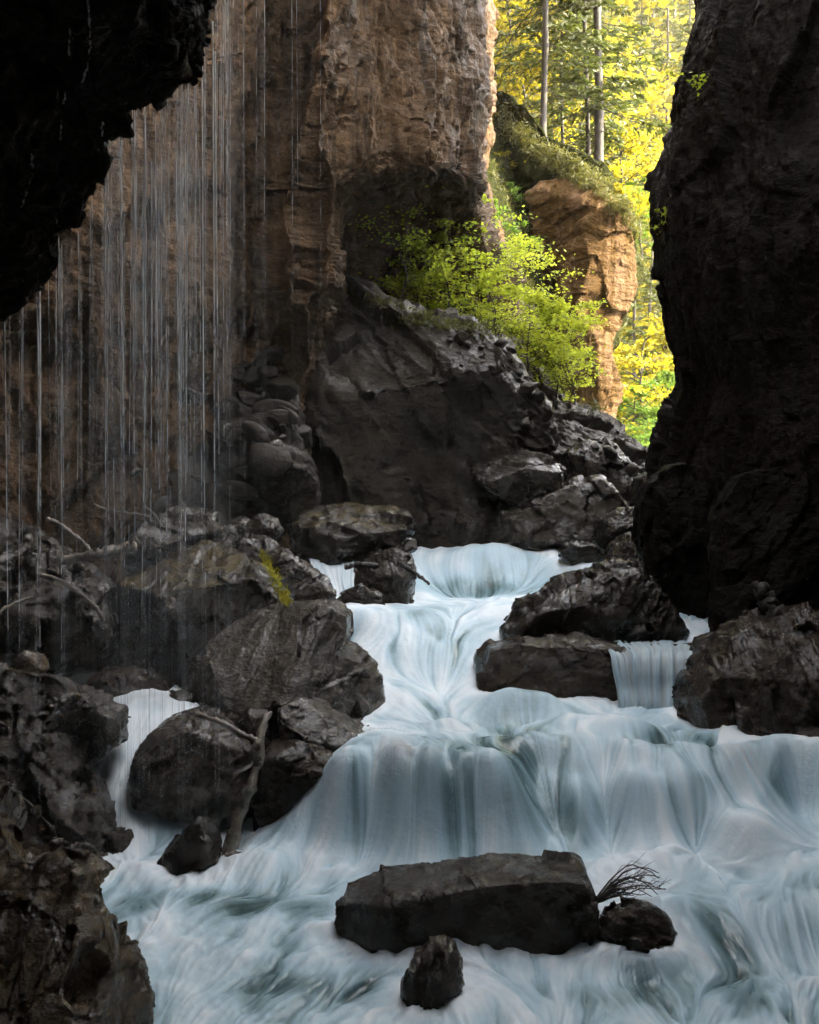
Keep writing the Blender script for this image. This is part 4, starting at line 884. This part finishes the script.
wood('driftwood', 'mottled driftwood limb leaning against the reddish brown boulder', 'driftwood', [(W((222, 866, 10.55), (232, 838, 10.6), (240, 812, 10.7), (250, 790, 10.75), (258, 765, 10.85), (262, 735, 11.0), (270, 712, 11.2)), .085, .035), (W((224, 860, 10.5), (232, 856, 10.45), (241, 858, 10.4)), .06, .04), (W((196, 714, 11.1), (220, 722, 11), (242, 734, 10.95), (260, 742, 10.9)), .022, .03), (W((258, 765, 10.85), (254, 750, 10.8), (262, 738, 10.85)), .04, .03)], seed=7)
wood('branch', 'dark stick stranded on the rock parting the upper fall', 'branch', [(W((345, 568, 17.6), (360, 565, 17.6), (378, 566, 17.7)), .035, .05)], 'twig', seed=8)
wood('branch', 'second dark stick pointing right off the same rock', 'branch', [(W((398, 562, 17.6), (415, 573, 17.6), (430, 584, 17.5)), .045, .02)], 'twig', seed=9)
wood('log', 'dark beam leaning on the foot of the right wall', 'log', [(W((758, 585, 13.0), (768, 600, 12.9), (780, 622, 12.7)), .09, .1)], 'twig', seed=10)
wood('branch', 'thin bent branch trailing over the left bank', 'branch', [(W((0, 780, 9.2), (30, 806, 9.2), (52, 830, 9.1), (60, 852, 9.0), (76, 866, 8.9), (88, 870, 8.9)), .016, .010), (W((76, 866, 8.9), (84, 862, 8.9), (90, 868, 8.85)), .01, .006)], 'twig', seed=11)
A_ = Acc()
b0 = P(592, 905, 8.85)
for i in range(17):
    L_ = r.uniform(.2, .6); k = np.linspace(0, 1, 9); up_ = r.uniform(.10, .26); y_ = r.uniform(-.15, .15)
    p_ = np.stack([L_ * k, y_ * k, up_ * np.sin(k * r.uniform(1.6, 2.7)) * (L_ / .6 + .3)], 1) + r.normal(size=(9, 3)) * .006
    A_.add(*tube(p_, .006 * (1 - .7 * k) + .0015, 4))
    for j in range(5):
        q_ = r.integers(2, 8); A_.add(*tube(np.stack([p_[q_], p_[q_] + [.05, r.normal() * .03, .03 + r.random() * .04], p_[q_] + [.12, r.normal() * .05, .03 + r.random() * .06]]), [.003, .002, .001], 3))
o = link('twig_bush', A_.mesh('twig_bush', M['twig'])); o.location = b0; tag(o, 'bare dark twigs caught between the slab and the ochre rock', 'twigs')

# ------------------------------------------------------------------ loose stones: rubble under the cliff, pebbles on the bank, scree
def stone_mesh(seed, mat):
    v, f = cubesphere(11); rr = np.random.default_rng(seed); v = v * np.array([1, .8, .62])
    for i in range(9):
        n = rr.normal(size=3); n /= np.linalg.norm(n); pr = v @ n; v = v - np.maximum(0, pr - pr.max() * rr.uniform(.6, .85))[:, None] * n
    v = v + vnormals(v, f) * (.07 * fbm(v * 2 + seed, 3, seed))[:, None]
    return mesh('stone', v, f, M[mat])
SM = {m_: [stone_mesh(s + hash(len(m_)) % 7, m_) for s in range(4)] for m_ in ('gravel', 'grey', 'soil', 'near', 'mound')}
refresh()
def stones(poly, n, s0, s1, mats, label, group, seed, zmin=.05, name='stone', maxd=40):
    rr = np.random.default_rng(seed); pl = np.array(poly, float); lo, hi = pl.min(0), pl.max(0); k = 0; tries = 0
    while k < n and tries < n * 6:
        tries += 1
        q = rr.uniform(lo, hi); ins = False
        for i in range(len(pl)):
            a, b = pl[i - 1], pl[i]
            if (a[1] > q[1]) != (b[1] > q[1]) and q[0] < (b[0] - a[0]) * (q[1] - a[1]) / (b[1] - a[1]) + a[0]: ins = not ins
        if not ins: continue
        loc, nn, ob = sight(q[0], q[1], 2.)
        if loc is None or ob.name.startswith(('river', 'falling', 'drip', 'water', 'grass', 'crown', 'trunk')) or loc[1] > maxd or nn[2] < zmin: continue
        s = s0 + (s1 - s0) * rr.random() ** 2.5
        o = link(name, SM[mats[rr.integers(len(mats))]][rr.integers(4)]); o.location = loc + nn * s * .12
        o.scale = (s, s * rr.uniform(.7, 1), s * rr.uniform(.6, 1)); o.rotation_euler = (rr.normal() * .4, rr.normal() * .4, rr.uniform(0, 6))
        tag(o, label, 'stone', group); k += 1
hide = [o for o in bpy.data.objects if o.name.startswith(('falling', 'drip', 'water'))]
stones([(125, 420), (200, 372), (275, 352), (290, 430), (250, 480), (290, 530), (225, 520), (120, 500)], 75, .12, .55, ('mound', 'soil', 'grey'), 'angular stone in the rubble heap under the brown cliff', 'rubble stones under the cliff', 11, .0)
stones([(440, 330), (520, 350), (600, 420), (655, 455), (650, 480), (560, 445), (480, 400)], 55, .06, .30, ('soil', 'mound'), 'loose dark stone lying on the scree slope', 'loose stones on the scree', 12, .1)
stones([(0, 665), (60, 678), (115, 705), (90, 760), (120, 840), (100, 865), (60, 850), (0, 800)], 110, .03, .10, ('gravel', 'gravel', 'near', 'grey'), 'wet pebble on the gravelly left bank', 'pebbles on the left bank', 13, .1)
stones([(0, 850), (60, 860), (100, 930), (130, 1000), (120, 1024), (0, 1024)], 25, .012, .04, ('near', 'gravel'), 'small chip lying on the ochre corner rock', 'chips on the corner rock', 14, .2)
stones([(0, 500), (120, 505), (160, 540), (100, 600), (0, 600)], 22, .05, .2, ('gravel', 'mound'), 'dark stone among the broken logs', 'stones among the logs', 15, .1)
stones([(400, 520), (470, 520), (470, 548), (400, 548)], 6, .1, .25, ('mound', 'grey'), 'small stone where the huge boulder meets the river', 'stones at the foot of the huge boulder', 16, .0)

# ------------------------------------------------------------------ camera, light
sc = bpy.context.scene
cam = bpy.data.cameras.new('camera'); co = bpy.data.objects.new('camera', cam); col.objects.link(co)
co.location = (0, 0, CZ); co.rotation_euler = (R(90), 0, 0)
cam.sensor_fit = 'VERTICAL'; cam.sensor_height = 36; cam.sensor_width = 36; cam.lens = 36 * F / 1024
cam.clip_start = .1; cam.clip_end = 3000; sc.camera = co
SUN_EL, SUN_AZ = 32.0, 98.0       # azimuth clockwise from +Y (view direction)
w = bpy.data.worlds.new('World'); sc.world = w; w.use_nodes = True
nt = w.node_tree; bg = nt.nodes['Background']
sky = nt.nodes.new('ShaderNodeTexSky'); sky.sky_type = 'NISHITA'; sky.sun_disc = False
sky.sun_elevation = R(SUN_EL); sky.sun_rotation = R(SUN_AZ); sky.air_density = 1.0; sky.dust_density = 2.0
hs = nt.nodes.new('ShaderNodeHueSaturation'); hs.inputs['Saturation'].default_value = .32
nt.links.new(sky.outputs[0], hs.inputs['Color']); nt.links.new(hs.outputs[0], bg.inputs[0]); bg.inputs[1].default_value = .15
sl = bpy.data.lights.new('sun', 'SUN'); sl.energy = 2.2; sl.angle = R(.6); sl.color = (1, .82, .48)
so = bpy.data.objects.new('sun', sl); col.objects.link(so)
so.rotation_euler = (R(90 - SUN_EL), 0, R(180 - SUN_AZ))
so.location = (20, 10, 40)
sc.view_settings.view_transform = 'Standard'; sc.view_settings.look = 'None'
sc.view_settings.exposure = 4.25; sc.view_settings.gamma = 1
sc.cycles.use_denoising = True; sc.cycles.use_adaptive_sampling = True; sc.cycles.adaptive_threshold = .03; sc.cycles.max_bounces = 6; sc.cycles.diffuse_bounces = 3; sc.cycles.glossy_bounces = 3
sc.cycles.transparent_max_bounces = 16; sc.cycles.transmission_bounces = 4; sc.cycles.caustics_reflective = False; sc.cycles.caustics_refractive = False
sc.cycles.sample_clamp_indirect = 4


import bmesh
bm = bmesh.new(); bmesh.ops.create_cube(bm, size=1)
me = bpy.data.meshes.new('haze'); bm.to_mesh(me); bm.free()
hz = bpy.data.objects.new('haze', me); col.objects.link(hz); hz.location = (0, 150, 125); hz.scale = (900, 1500, 262)
t = NT('haze'); vs = t.n('ShaderNodeVolumePrincipled', {'Color': (1., .90, .66, 1), 'Density': .0005, 'Anisotropy': .3}); t.t.links.new(vs.outputs[0], t.out.inputs['Volume']); me.materials.append(t.m)
tag(hz, 'thin sunlit valley haze', kind='stuff')
